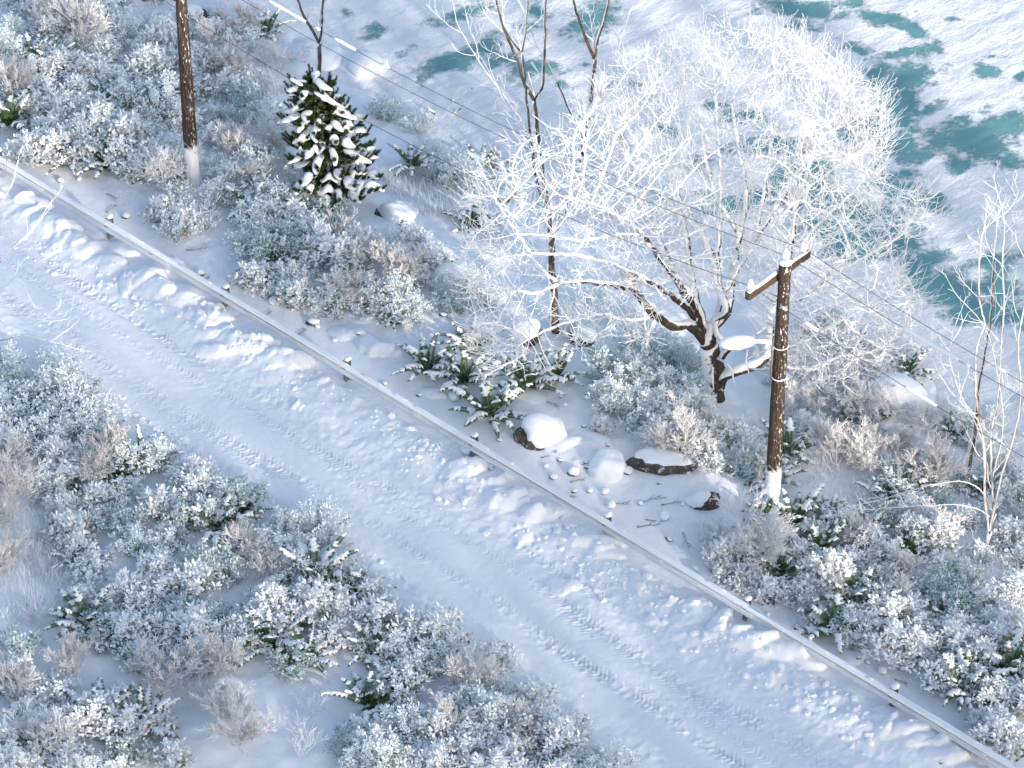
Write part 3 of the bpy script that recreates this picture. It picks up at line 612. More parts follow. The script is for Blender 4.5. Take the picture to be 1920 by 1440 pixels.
# ---- the gnarled tree: limbs drawn in space, then a crown grown towards scattered buds
def gnarled_tree():
    rng = random.Random(11); b = at(1335, 742)
    o = thing('frosted_tree', b, 'large gnarled spreading tree white with frost beside the lamp pole', 'tree')
    D = lambda px, py, d: on_y(px, py, b.y + d) - b
    limbs = [  # r0, r1, points
        (.27, .22, [(1335, 748, 0), (1342, 712, 0), (1338, 680, 0), (1326, 648, 0)]),
        (.20, .15, [(1326, 648, 0), (1330, 628, 0), (1336, 606, .1)]),
        (.14, .03, [(1326, 645, 0), (1311, 627, -.1), (1288, 607, -.3), (1262, 612, -.5), (1233, 593, -.7), (1207, 570, -.9), (1190, 547, -1.0), (1147, 533, -1.2), (1107, 528, -1.3), (1050, 531, -1.5), (1007, 550, -1.7), (965, 545, -1.9)]),
        (.11, .028, [(1320, 630, 0), (1308, 600, -.1), (1300, 573, -.1), (1280, 545, -.2), (1260, 515, -.4), (1235, 480, -.6), (1205, 440, -.6), (1170, 410, -.6), (1120, 385, -.6), (1060, 370, -.5)]),
        (.11, .026, [(1328, 630, 0), (1312, 590, .2), (1300, 540, .5), (1292, 500, .8), (1286, 440, 1.1), (1270, 400, 1.3), (1225, 350, 1.5), (1180, 300, 1.8), (1150, 250, 2.0)]),
        (.115, .026, [(1334, 612, .1), (1345, 596, .1), (1361, 582, 0), (1352, 552, .2), (1342, 530, .4), (1340, 500, .6), (1326, 460, .8), (1310, 430, 1.1), (1290, 410, 1.3), (1262, 330, 1.7), (1250, 250, 2.2)]),
        (.115, .028, [(1340, 612, .1), (1362, 586, .3), (1370, 550, .6), (1376, 505, .9), (1380, 470, 1.2), (1392, 420, 1.4), (1400, 360, 1.7), (1385, 280, 2.2), (1370, 190, 2.8)]),
        (.085, .026, [(1376, 505, .9), (1398, 480, 1.0), (1413, 452, 1.1), (1420, 420, 1.3), (1432, 370, 1.6), (1440, 300, 2.0), (1460, 220, 2.5)]),
        (.07, .03, [(1380, 470, 1.2), (1386, 440, 1.3), (1360, 400, 1.4), (1340, 360, 1.7), (1320, 280, 2.2), (1310, 200, 2.6)]),
        (.10, .06, [(1336, 678, 0), (1352, 668, -.1), (1367, 652, -.2), (1377, 643, -.3), (1360, 640, -.3), (1346, 628, -.2), (1342, 608, 0), (1356, 588, .2)]),
        (.15, .10, [(1340, 712, 0), (1356, 706, -.1), (1374, 696, -.1), (1405, 686, 0), (1436, 669, .3), (1440, 640, .6), (1446, 600, .9), (1452, 566, 1.1)]),
        (.10, .026, [(1452, 566, 1.1), (1466, 520, 1.4), (1480, 473, 1.6), (1486, 440, 1.7), (1493, 390, 1.9), (1510, 330, 2.3), (1540, 250, 2.6)]),
        (.06, .02, [(1482, 470, 1.6), (1505, 445, 1.7), (1527, 427, 1.8), (1560, 395, 2.0), (1600, 360, 2.2), (1640, 300, 2.3)]),
        (.06, .018, [(1440, 655, .5), (1470, 650, .6), (1510, 640, .6), (1560, 610, .7), (1620, 580, .8), (1680, 545, .9)]),
        (.055, .016, [(1436, 669, .3), (1470, 685, .1), (1520, 690, -.1), (1570, 670, -.2), (1630, 660, -.2), (1690, 630, -.2)]),
        (.06, .018, [(1452, 566, 1.1), (1500, 560, 1.3), (1540, 530, 1.4), (1590, 500, 1.5), (1640, 470, 1.6), (1690, 440, 1.8), (1720, 390, 1.9)]),
        (.08, .022, [(1304, 596, -.1), (1270, 562, -.4), (1205, 520, -.7), (1120, 486, -1.0), (1020, 474, -1.3), (940, 482, -1.5)]),
        (.075, .022, [(1298, 560, 0), (1262, 500, .2), (1215, 405, .5), (1165, 335, .8), (1100, 270, 1.2)]),
        (.07, .022, [(1413, 452, 1.1), (1450, 395, 1.3), (1500, 320, 1.8), (1560, 225, 2.4), (1590, 170, 2.6)]),
        (.08, .022, [(1338, 612, .1), (1350, 560, .4), (1346, 480, .9), (1352, 380, 1.5), (1346, 270, 2.1), (1340, 160, 2.7)]),
        (.06, .02, [(1352, 560, .4), (1400, 480, .8), (1450, 420, 1.0), (1520, 350, 1.2), (1600, 290, 1.5)]),
        (.05, .018, [(1286, 440, 1.1), (1262, 360, 1.5), (1232, 260, 2.0), (1225, 180, 2.4)]),
        (.05, .02, [(1233, 593, -.7), (1180, 600, -1.0), (1130, 590, -1.3), (1080, 600, -1.6), (1020, 620, -1.8), (970, 650, -2.0)]),
        (.05, .02, [(1050, 531, -1.5), (1010, 500, -1.5), (985, 460, -1.5), (960, 420, -1.4), (930, 380, -1.3)]),
        (.05, .02, [(1205, 440, -.6), (1150, 440, -.8), (1090, 450, -1.0), (1020, 440, -1.2), (960, 440, -1.4)]),
        (.035, .012, [(1338, 678, 0), (1334, 700, -.4), (1338, 730, -.6)]), (.04, .015, [(1340, 668, 0), (1360, 680, -.4), (1374, 700, -.6), (1376, 725, -.7)]), (.03, .012, [(1400, 652, -.2), (1400, 675, -.4), (1404, 700, -.5)]),
    ]
    mt = MB(); nodes = []; par = []; rad0 = []; chains = []
    for (r0, r1, pl) in limbs:
        pts = [D(*q) for q in pl]
        if pl[0][1] == 748: pts[0] = Vector((0, 0, -.3))
        S = catmull(pts, .14)
        S = [p + Vector((rng.uniform(-1, 1), rng.uniform(-1, 1), rng.uniform(-1, 1))) * (.022 if 0 < k < len(S) - 1 else 0) for k, p in enumerate(S)]
        n = len(S); rr = [r0 + (r1 - r0) * (k / (n - 1)) ** .8 for k in range(n)]
        mt.tube(S, rr, 14 if r0 > .09 else 8, [min(1.0, max(0.0, (.055 - rr[k]) / .02)) * .95 for k in range(n - 1)], wob=.38 if r0 > .09 else .15)
        skip = int(n * .3) if r0 > .1 else 2
        for k in range(skip, n):
            nodes.append(S[k]); par.append(-1); rad0.append(rr[k])
    ntr = len(nodes)
    poly = [(868, 600), (858, 480), (850, 375), (890, 310), (960, 262), (1040, 232), (1100, 190), (1140, 130), (1230, 90), (1290, 55), (1380, 45), (1490, 62), (1590, 110), (1660, 180), (1680, 255), (1664, 330), (1752, 372), (1770, 430), (1660, 470), (1745, 560), (1730, 640), (1650, 690), (1560, 740), (1500, 720), (1440, 640), (1400, 560), (1330, 560), (1260, 560), (1210, 650), (1130, 640), (1050, 700), (960, 700), (890, 660)]
    def inside(x, y):
        c = False; n = len(poly)
        for i in range(n):
            x1, y1 = poly[i]; x2, y2 = poly[i - 1]
            if (y1 > y) != (y2 > y) and x < (x2 - x1) * (y - y1) / (y2 - y1) + x1: c = not c
        return c
    att = []
    while len(att) < 10500:
        px, py = rng.uniform(845, 1775), rng.uniform(40, 745)
        if not inside(px, py): continue
        up_ = (420 - py) / 360
        w = 1.0 if (py < 420 and px > 1080) else .75
        if rng.random() > w: continue
        if abs(px - 1036) < 46 and py > 400 and rng.random() < .8: continue
        if px < 1060 and rng.random() < .35: continue
        d = 2.4 * up_ - .25 + rng.uniform(-1.7, 1.7)
        if px < 1100: d -= .9
        if px > 1550: d += .5
        p = D(px, py, d)
        if p.z < .35 or p.z > 9.6: continue
        if p.x ** 2 + p.y ** 2 < .35: continue
        att.append(p)
    step = .115
    for it in range(110):
        kd = kdtree.KDTree(len(nodes))
        for i, p in enumerate(nodes): kd.insert(p, i)
        kd.balance(); pull = {}; keep = []
        for a in att:
            q, i, dd = kd.find(a)
            if dd < .155: continue
            keep.append(a)
            if dd < 2.2: pull.setdefault(i, Vector()); pull[i] += (a - q).normalized()
        att = keep
        if not pull or not att: break
        for i, g in pull.items():
            if g.length < 1e-4: continue
            d = (g.normalized() + Vector((rng.uniform(-1, 1), rng.uniform(-1, 1), rng.uniform(-1, 1.15))) * .20).normalized()
            nodes.append(nodes[i] + d * step); par.append(i); rad0.append(0)
    n = len(nodes); rad = [.0] * n; kids = [[] for _ in range(n)]
    for i in range(ntr, n): kids[par[i]].append(i)
    for i in range(n - 1, ntr - 1, -1):
        r = sum(rad[k] ** 2.5 for k in kids[i]) ** .4 if kids[i] else .0068
        rad[i] = min(max(r, .0068), .036)
    for _ in range(3):   # straighten the growth a little
        new = list(nodes)
        for i in range(ntr, n):
            if kids[i]: new[i] = nodes[i] * .5 + nodes[par[i]] * .25 + nodes[max(kids[i], key=lambda q: rad[q])] * .25
        nodes = new
    mc = MB(); started = [i for i in range(ntr) if kids[i]]
    stack = [(i, k) for i in started for k in kids[i]]
    while stack:
        i, k = stack.pop(); ch = [i, k]
        while kids[ch[-1]]:
            ks = sorted(kids[ch[-1]], key=lambda q: -rad[q]); stack.extend((ch[-1], q) for q in ks[1:]); ch.append(ks[0])
        pts = [nodes[q] for q in ch]; rr = [min(rad[ch[0]] if ch[0] >= ntr else rad0[ch[0]], rad[ch[1]] * 1.25)] + [rad[q] for q in ch[1:]]
        rr[-1] *= .7
        mc.tube(pts, rr, 5 if rr[0] > .02 else 4, [1.0 if x < .028 else .85 for x in rr[1:]], cap=False)
        for q in range(1, len(ch)):
            if rad[ch[q]] < .025 and rng.random() < .42:
                d = (pts[q] - pts[q - 1]).normalized(); ax = Vector((rng.uniform(-1, 1), rng.uniform(-1, 1), rng.uniform(-.5, .9))); ax = (ax - d * ax.dot(d)).normalized()
                grow_twigs(mc, pts[q], d * .7 + ax * .75, rng.uniform(.18, .50), .0066, 0, rng, .16, .2, 1.0, 3)
    ctr = Vector((.2, .4, 2.6))
    for i in range(ntr, n):   # free tips that spray outwards from the crown
        if not kids[i] and rng.random() < (.55 if nodes[i].x > -2.2 else .28):
            od = (nodes[i] - ctr).normalized()
            for _ in range(rng.choice((1, 2, 2))):
                d = od + (nodes[i] - nodes[par[i]]).normalized() * .5 + Vector((rng.uniform(-.6, .6), rng.uniform(-.6, .6), rng.uniform(-.1, .7)))
                grow_twigs(mc, nodes[i], d, rng.uniform(.25, .62), .0068, 1 if rng.random() < .35 else 0, rng, .15, .2, 1.0, 3)
    mt.build('trunk', M_BARK, o); mc.build('crown', M_BARK, o)
gnarled_tree()

# ---------------------------------------------------------------- the young pine
def pine():
    rng = random.Random(5); b = at(634, 378)
    o = thing('pine_tree', b, 'young dark green pine loaded with lumps of snow', 'tree')
    hgt = 3.35; lean = Vector((-.17, .12, 1)); axis_p = lambda t: Vector((lean.x * t * hgt, lean.y * t * hgt, t * hgt))
    mt = MB(); mt.tube([axis_p(t) - EZ * (.2 if t == 0 else 0) for t in np.linspace(0, .97, 9)], [.075 * (1 - .8 * t) for t in np.linspace(0, 1, 9)], 8)
    mf = MB(); LUMPS = []
    def brush(p, d, L, r):
        d = d.normalized(); a = d.orthogonal().normalized(); c = d.cross(a); n = int(210 * L / .3)
        tint = rng.uniform(0, .6)
        mf.tube([p, p + d * L], [.012, .006], 4, .1)
        for k in range(n):
            t = rng.random(); an = rng.uniform(0, 2 * math.pi); rd = a * math.cos(an) + c * math.sin(an)
            q = p + d * (L * t); tip = q + (rd * rng.uniform(.75, 1) + d * rng.uniform(.5, 1.1)).normalized() * r * rng.uniform(.8, 1.15) * (1.0 - .25 * t); s = d.cross(rd) * .0065
            mf.face([q - s, q + s, tip], min(1, tint * (.3 + .7 * rng.random()) + (.25 if t > .8 else 0)))
    def lump(pts, r):
        n = len(pts); mid = (n - 1) / 2; rings = []
        for k, p in enumerate(pts):
            t_ = (pts[min(k + 1, n - 1)] - pts[max(0, k - 1)]).normalized(); sd = t_.cross(EZ)
            if sd.length < .2: sd = Vector((1, 0, 0))
            sd.normalize(); e = math.sqrt(max(.03, 1 - ((k - mid) / (mid + .25)) ** 2)); rr = r * e * (1 + .38 * mnoise.noise(p * 5 + Vector((r * 40, 0, 0))))
            rings.append([p + sd * rr * math.cos(a) + EZ * (rr * math.sin(a) * (.85 if math.sin(a) > 0 else .35)) for a in np.linspace(0, 2 * math.pi, 11)[:-1]])
        q = MB(); q.ring_loft(rings); LUMPS.append(q)
    nb = 84
    for k in range(nb):
        t = .06 + .90 * (k / (nb - 1)) ** .92; an = k * 2.39996 + rng.uniform(-.3, .3)
        rad = (1.16 * (1 - t) ** .48 * (1 - .25 * (1 - min(1, t * 4)) ) + .10) * rng.uniform(.78, 1.12)
        p0 = axis_p(t); out = Vector((math.cos(an), math.sin(an), 0)); tip = p0 + out * rad + EZ * (rad * (.12 + .35 * t) - .12 * (1 - t)); mid = p0.lerp(tip, .55) - EZ * .05
        br = catmull([p0, mid, tip], .12); mt.tube(br, [.022 * (1 - .6 * i / len(br)) for i in range(len(br))], 5)
        nsh = 4 + int(rad * 5)
        for j in range(nsh):
            i = int(len(br) * (.35 + .65 * (j + 1) / (nsh + .01))) - 1; i = max(1, min(i, len(br) - 1)); q = br[i]; sd = out.cross(EZ) * (1 if j % 2 else -1)
            brush(q, out * rng.uniform(.4, .9) + sd * rng.uniform(.1, .8) + EZ * rng.uniform(.3, 1.1), rng.uniform(.18, .30), .10)
        for j in range(3): brush(p0 + out * rad * rng.uniform(.12, .45), out + EZ * rng.uniform(.2, 1.4) + Vector((rng.uniform(-.6, .6), rng.uniform(-.6, .6), 0)), rng.uniform(.2, .32), .10)
        brush(br[-1], (br[-1] - br[-2]).normalized() + EZ * .8, .26, .10)
        if rng.random() < .85:
            i0 = int(len(br) * rng.uniform(.3, .6)); seg = [br[min(i, len(br) - 1)] for i in range(i0, len(br))]
            L = rng.uniform(.22, .62); m = 8; c0 = br[-1] - out * L * .72 + EZ * (.09 + .08 * rng.random()); curve = out.cross(EZ) * rng.uniform(-.35, .35)
            lump([c0 + out * (L * i / m) + curve * math.sin(i / m * 3.1) * .4 - EZ * (.35 * L * (i / m) ** 2) for i in range(m + 1)], rng.uniform(.09, .165) * (1 - .3 * t))
    for k in range(9):   # bridges of snow between neighbouring boughs
        t = rng.uniform(.15, .75); an = rng.uniform(-2.6, .6); rad = 1.0 * (1 - t) ** .62 * rng.uniform(.75, 1.0); L = rng.uniform(.35, .75)
        lump([axis_p(t) + Vector((math.cos(an + L * (i / 9 - .5) / rad) * rad, math.sin(an + L * (i / 9 - .5) / rad) * rad, .1 + .09 * math.sin(i * 1.1 + k))) for i in range(10)], rng.uniform(.08, .13))
    for k in range(8):
        brush(axis_p(.93) + Vector((rng.uniform(-.1, .1), rng.uniform(-.1, .1), 0)), Vector((rng.uniform(-.6, .6), rng.uniform(-.6, .6), 1)), .34, .10)
    lump([axis_p(.97) + Vector((.02 + .10 * i / 6, -.05, .14 + .1 * i / 6)) for i in range(7)], .11); lump([axis_p(.9) + Vector((-.18 + .09 * i, -.16, .12)) for i in range(6)], .09)
    mt.build('trunk', M_BARK, o); mf.build('crown', M_NEEDLE, o, smooth=False, attr='shade')
    for q in LUMPS: q.build('snow_lump', M_CAP, o)
pine()

# ---------------------------------------------------------------- shrubs, ferns, twig bushes
def leafy_meshes(seed, nst, lsize, material, hgt=.85, rad=.62, per=9):
    rng = random.Random(seed); ms = MB(); ml = MB()
    def leaf(p, d, L, w, sh):
        d = d.normalized(); sd = d.cross(EZ)
        if sd.length < .15: sd = d.orthogonal()
        sd.normalize(); sd = (sd + Vector((rng.uniform(-.5, .5), rng.uniform(-.5, .5), rng.uniform(-.5, .5)))).normalized()
        nrm = sd.cross(d)
        if nrm.z < 0: sd = -sd; nrm = -nrm
        nrm = (nrm + EZ * .5).normalized()
        i = len(ml.v); c0 = p + d * L * .5 + nrm * w * .26
        ml.v.extend([tuple(p), tuple(p + d * L * .28 - sd * w * .46), tuple(p + d * L * .72 - sd * w * .40), tuple(p + d * L - nrm * w * .15), tuple(p + d * L * .72 + sd * w * .40), tuple(p + d * L * .28 + sd * w * .46), tuple(c0)])
        for q in range(6):
            ml.f.append((i + q, i + (q + 1) % 6, i + 6)); ml.a.append(sh)
    for k in range(nst):
        an = rng.uniform(0, 2 * math.pi); rr = rad * math.sqrt(rng.random()); top = hgt * (1 - .55 * (rr / rad) ** 2) * rng.uniform(.72, 1.12)
        tip = Vector((math.cos(an) * rr, math.sin(an) * rr, top)); base = Vector((math.cos(an) * rr * .25, math.sin(an) * rr * .25, -.05))
        S = catmull([base, base.lerp(tip, .5) + Vector((math.cos(an), math.sin(an), 0)) * .06 + EZ * .08, tip], .09); n = len(S)
        ms.tube(S, [.008 - .004 * i / n for i in range(n)], 3, .35, cap=False); tone = rng.random()
        for i in range(max(1, int(n * .3)), n):
            for _ in range(per if i > n * .6 else per // 2):
                d = Vector((rng.uniform(-1, 1), rng.uniform(-1, 1), rng.uniform(-.55, .75))); q = S[i] + d * rng.uniform(.01, .085)
                leaf(q, d + (S[i] - S[i - 1]).normalized() * .5, lsize * rng.uniform(.6, 1.2), lsize * rng.uniform(.42, .66), min(1, max(0, rng.random() * .36 + tone * .40 + .45 * (q.z / hgt) - .06)))
    return ms.mesh('stems', M_TWIG), ml.mesh('foliage', material, True, 'shade')
def fan(mb, p, d, L, r, depth, rng, fr):
    n = 4 if depth else 3; pts = [Vector(p)]; d = Vector(d).normalized()
    for k in range(n):
        d = (d + Vector((rng.uniform(-1, 1), rng.uniform(-1, 1), rng.uniform(-.5, .9))) * .16).normalized(); pts.append(pts[-1] + d * (L / n))
        if depth > 0 and k >= (1 if depth > 1 else 0):
            for _ in range(2 if rng.random() < .75 else 1):
                ax = Vector((rng.uniform(-1, 1), rng.uniform(-1, 1), rng.uniform(-.6, .8))); ax = (ax - d * ax.dot(d)).normalized()
                fan(mb, pts[-1], d + ax * rng.uniform(.45, .85), L * rng.uniform(.42, .66), r * .74, depth - 1, rng, fr)
    mb.tube(pts, [max(.0042, r * (1 - .5 * k / n)) for k in range(n + 1)], 3, fr, cap=False)
def twig_mesh(seed, m, nst=12, L=.75, spread=.75, depth=3, r=.0085):
    rng = random.Random(seed); mb = MB()
    for k in range(nst):
        an = rng.uniform(0, 2 * math.pi); e = rng.uniform(.1, 1) * spread
        fan(mb, Vector((math.cos(an) * .05, math.sin(an) * .05, -.05)), Vector((math.cos(an) * e, math.sin(an) * e, 1)), L * .62 * rng.uniform(.7, 1.15), r, depth, rng, .55 + .4 * rng.random())
    return mb.mesh('stems', m)
def fern_meshes(seed, nf=13, L0=.8, lush=1.0):
    rng = random.Random(seed); mf = MB(); ms = MB()
    for k in range(nf):
        an = k * 2 * math.pi / nf * 1.0 + rng.uniform(-.3, .3); inner = (k % 4 == 0)
        L = L0 * rng.uniform(.75, 1.12) * (.85 if inner else 1); el = math.radians(rng.uniform(66, 84) if inner else rng.uniform(28, 56)); out = Vector((math.cos(an), math.sin(an), 0))
        n = 25; p = out * .03; pts = [p]; e = el
        for i in range(n):
            e -= (el + math.radians(12 if not inner else -30)) / n * (.5 + 1.1 * i / n); p = p + (out * math.cos(e) + EZ * math.sin(e)) * (L / n); pts.append(p)
        mf.tube(pts, [.009 * (1 - .7 * i / n) for i in range(n + 1)], 3, .3, cap=False)
        side = out.cross(EZ); wmax = .17 * rng.uniform(.85, 1.15)
        for i in range(2, n + 1):
            t = i / n; w = wmax * min(1, t * 3.2) * (1 - t) ** .55 + .012; tan = (pts[i] - pts[i - 1]).normalized(); nrm = side.cross(tan)
            if nrm.z < 0: nrm = -nrm
            sh = rng.random() * .62 * lush + (.38 if rng.random() < .10 else 0)
            for hf in (0, .5):
                q0 = pts[i - 1].lerp(pts[i], hf)
                for s in (-1, 1):
                    d = (side * s * .92 + tan * .42 - EZ * .16).normalized(); q = q0; wd = L / n * .27
                    m_ = q + d * w * .45
                    mf.face([q, m_ + tan * wd, q + d * w, m_ - tan * wd], min(1, sh + .1 * rng.random()))
        # snow resting along the frond, lobed like the leaflets, with bare gaps
        run = []; ph = rng.uniform(0, 6); t0 = rng.uniform(.16, .45) if not inner else rng.uniform(.5, .68)
        def flush():
            if len(run) > 2: ms.ring_loft(run)
            run.clear()
        N_ = 44
        for j in range(int(t0 * N_), N_ - 1):
            t = j / N_; f_ = t * n; i = min(int(f_), n - 1); q = pts[i].lerp(pts[i + 1], f_ - i); tan = (pts[i + 1] - pts[i]).normalized(); nrm = side.cross(tan)
            if nrm.z < 0: nrm = -nrm
            g = mnoise.noise(Vector((t * 6 + k * 7.3, seed, 0)))
            if g < -.10: flush(); continue
            w = (wmax * min(1, t * 3.2) * (1 - t) ** .55 + .012)
            wl = w * max(.15, .60 + .24 * math.sin(j * 1.45 + ph) + .7 * mnoise.noise(Vector((t * 11, k * 3.1, 5 + seed)))); wr = w * max(.15, .60 + .24 * math.sin(j * 1.7 + ph + 1.3) + .7 * mnoise.noise(Vector((t * 11, k * 3.1, 9 + seed)))); h = .030 + .022 * g
            q = q + EZ * .006
            run.append([q - side * wl + tan * wl * .4 - EZ * (.16 * wl), q - side * wl * .6 + tan * wl * .24 + nrm * h * .9, q + nrm * h * 1.25, q + side * wr * .6 + tan * wr * .24 + nrm * h * .9, q + side * wr + tan * wr * .4 - EZ * (.16 * wr), q - nrm * .002])
        flush()
    return mf.mesh('fronds', M_FERN, False, 'shade'), ms.mesh('snow_clumps', M_CAP)
LEAFY = [(leafy_meshes(101, 42, .115, M_LEAF, .72, .60, 7), 'white'), (leafy_meshes(102, 46, .102, M_LEAF, .66, .64, 7), 'white'), (leafy_meshes(103, 52, .074, M_LEAF2, .74, .58, 8), 'bluish'),
         (leafy_meshes(104, 56, .066, M_LEAF2, .64, .66, 8), 'bluish'), (leafy_meshes(105, 36, .125, M_LEAF, .60, .56, 7), 'white'), (leafy_meshes(106, 46, .085, M_LEAF3, .62, .55, 7), 'greenish')]
TWIGS = [twig_mesh(201, M_TWIG, 11), twig_mesh(202, M_TWIG, 13, .7, 1.0), twig_mesh(203, M_TWIGWHITE, 9, .8, .9), twig_mesh(204, M_TWIG, 12, .8, .75)]
SPARSE = twig_mesh(205, M_TWIGWHITE, 5, .8, 1.0, 2)
FERNS = [fern_meshes(301, 15, 1.0), fern_meshes(302, 17, 1.08), fern_meshes(303, 13, .95), fern_meshes(304, 18, 1.02, .8)]

def put_leafy(px, py, sc, var=None, rng=R):
    p = at(px, py); k = var if var is not None else rng.randrange(6); (st, fo), look = LEAFY[k]
    o = thing('leafy_shrub', p - EZ * .04, None, 'shrub', 'leafy shrubs under snow', rng.uniform(0, 6.3), sc); o.scale = (sc * rng.uniform(.9, 1.15), sc * rng.uniform(.9, 1.15), sc * rng.uniform(.85, 1.1))
    link('stems', st, o); link('foliage', fo, o)
    size = 'big' if sc > 1.12 else ('low' if sc < .72 else 'medium')
    later(o, f'{size} {look} leafy shrub', p.x, p.y); return o
def put_twig(px, py, sc, var=None, rng=R):
    p = at(px, py); k = var if var is not None else rng.randrange(4)
    o = link('twig_bush', TWIGS[k] if k < 4 else SPARSE); o.location = p; o.rotation_euler = (0, 0, rng.uniform(0, 6.3)); o.scale = (sc, sc, sc * rng.uniform(.9, 1.1))
    tag(o, None, 'bush', 'bare twig bushes under frost')
    later(o, f"{'tall' if sc > 1.3 else ('small' if sc < .8 else 'rounded')} {'sparse' if k == 4 else ('white' if k == 2 else 'tan')} twig bush", p.x, p.y); return o
def put_fern(px, py, sc, var=None, rng=R):
    p = at(px, py); k = var if var is not None else rng.randrange(4); f, s = FERNS[k]
    o = thing('fern', p - EZ * .01, None, 'fern', 'green ferns weighed down by snow', rng.uniform(0, 6.3), sc)
    link('fronds', f, o); link('snow_clumps', s, o)
    later(o, f"{'large' if sc > 1.15 else ('small' if sc < .8 else 'medium')} snowy fern", p.x, p.y); return o

for a in [(20, 232, 1.1), (130, 305, .9), (200, 312, 1.0), (470, 392, 1.1), (512, 488, .8), (740, 578, .7), (735, 608, .55), (802, 692, .95), (888, 655, .95), (872, 716, 1.0), (918, 778, 1.15), (988, 724, 1.05), (1046, 704, .8), (772, 315, .9), (862, 205, .9),
          (838, 235, 1.0), (905, 320, .9), (888, 425, .9), (500, 62, .9), (60, 775, .8), (270, 865, .95), (228, 895, .85), (412, 990, 1.15), (460, 960, .8), (588, 1092, 1.3), (662, 1112, .7), (692, 1222, .95), (690, 1322, 1.1), (740, 1300, .8), (165, 1175, 1.1), (215, 1195, .9), (190, 1345, 1.0), (268, 1365, 1.1), (505, 1212, 1.0), (580, 1240, .8),
          (85, 1405, .95), (1490, 985, 1.15), (1540, 1035, 1.0), (1565, 1185, 1.3), (1600, 1130, 1.1), (1655, 1115, 1.0), (1772, 1160, .9), (1805, 1295, 1.15), (1895, 1262, 1.1), (1475, 850, .95), (1330, 850, .7), (1620, 800, .9), (1692, 922, .9), (1556, 975, .9), (1790, 820, .85), (1905, 780, .8),
          (1702, 700, .8), (1600, 660, .8), (1525, 640, .8), (240, 205, .9), (300, 180, .8), (140, 150, .8), (60, 110, .9), (100, 125, .8), (1460, 1075, .9), (1450, 905, .9), (1660, 935, .8), (555, 450, .7), (270, 1180, .8), (340, 1190, .8), (1700, 1040, .8), (1840, 925, .8), (150, 1050, .7), (200, 190, .8), (350, 185, .8), (530, 1195, .8), (1430, 970, .7), (1620, 1000, .8)]:
    put_fern(*a)
for a in [(150, 85, 1.7, 0), (95, 60, 1.3, 3), (306, 340, 1.3, 2), (240, 285, 1.0, 0), (480, 345, 1.0, 0), (650, 560, 1.25, 1), (640, 455, 1.0, 0), (745, 530, 1.4, 0), (700, 500, 1.1, 1), (18, 985, 1.9, 3), (10, 1080, 1.4, 0), (185, 895, 1.25, 0), (215, 850, .9, 3), (455, 1045, 1.1, 0), (500, 1075, .9, 1), (310, 1285, 1.6, 1), (395, 1260, 1.2, 0),
          (455, 1385, 1.5, 3), (400, 1330, .9, 1), (585, 1340, .95, 4), (560, 1420, 1.1, 4), (75, 1425, 1.3, 2), (20, 1310, 1.3, 0), (140, 1265, 1.0, 3), (888, 1290, 1.2, 3), (830, 1375, 1.0, 0), (1395, 1055, 1.7, 2), (1350, 1030, 1.0, 0), (1600, 1020, .9, 0), (1270, 850, 1.5, 0), (1240, 840, 1.0, 2), (1320, 820, 1.0, 1), (1570, 870, 1.5, 0),
          (1630, 880, 1.2, 3), (1740, 905, 1.6, 0), (1690, 860, 1.2, 1), (1660, 1130, .9, 2), (1560, 1140, .8, 2), (1000, 1425, .9, 4), (980, 1370, 1.0, 0), (1075, 612, 1.1, 4), (70, 1180, .9, 4), (380, 110, 1.4, 0), (420, 150, 1.2, 3), (440, 290, 1.2, 0), (20, 180, 1.3, 3), (1500, 780, 1.1, 2), (1530, 740, 1.1, 2), (1620, 760, 1.0, 0), (890, 660, .75, 4), (1760, 1010, 1.0, 0), (1690, 1080, .9, 0), (240, 385, .6, 4), (1600, 700, 1.2, 2), (1420, 900, .9, 2), (450, 60, 1.3, 0), (500, 290, 1.2, 0), (1310, 1000, .7, 4), (640, 350, .9, 3), (20, 880, 1.2, 0), (1650, 800, 1.3, 2), (1600, 770, 1.3, 2), (1560, 720, 1.3, 2), (1720, 800, 1.0, 2), (1480, 720, 1.2, 2), (1870, 900, 1.2, 0), (520, 130, 1.2, 2)]:
    put_twig(*a)

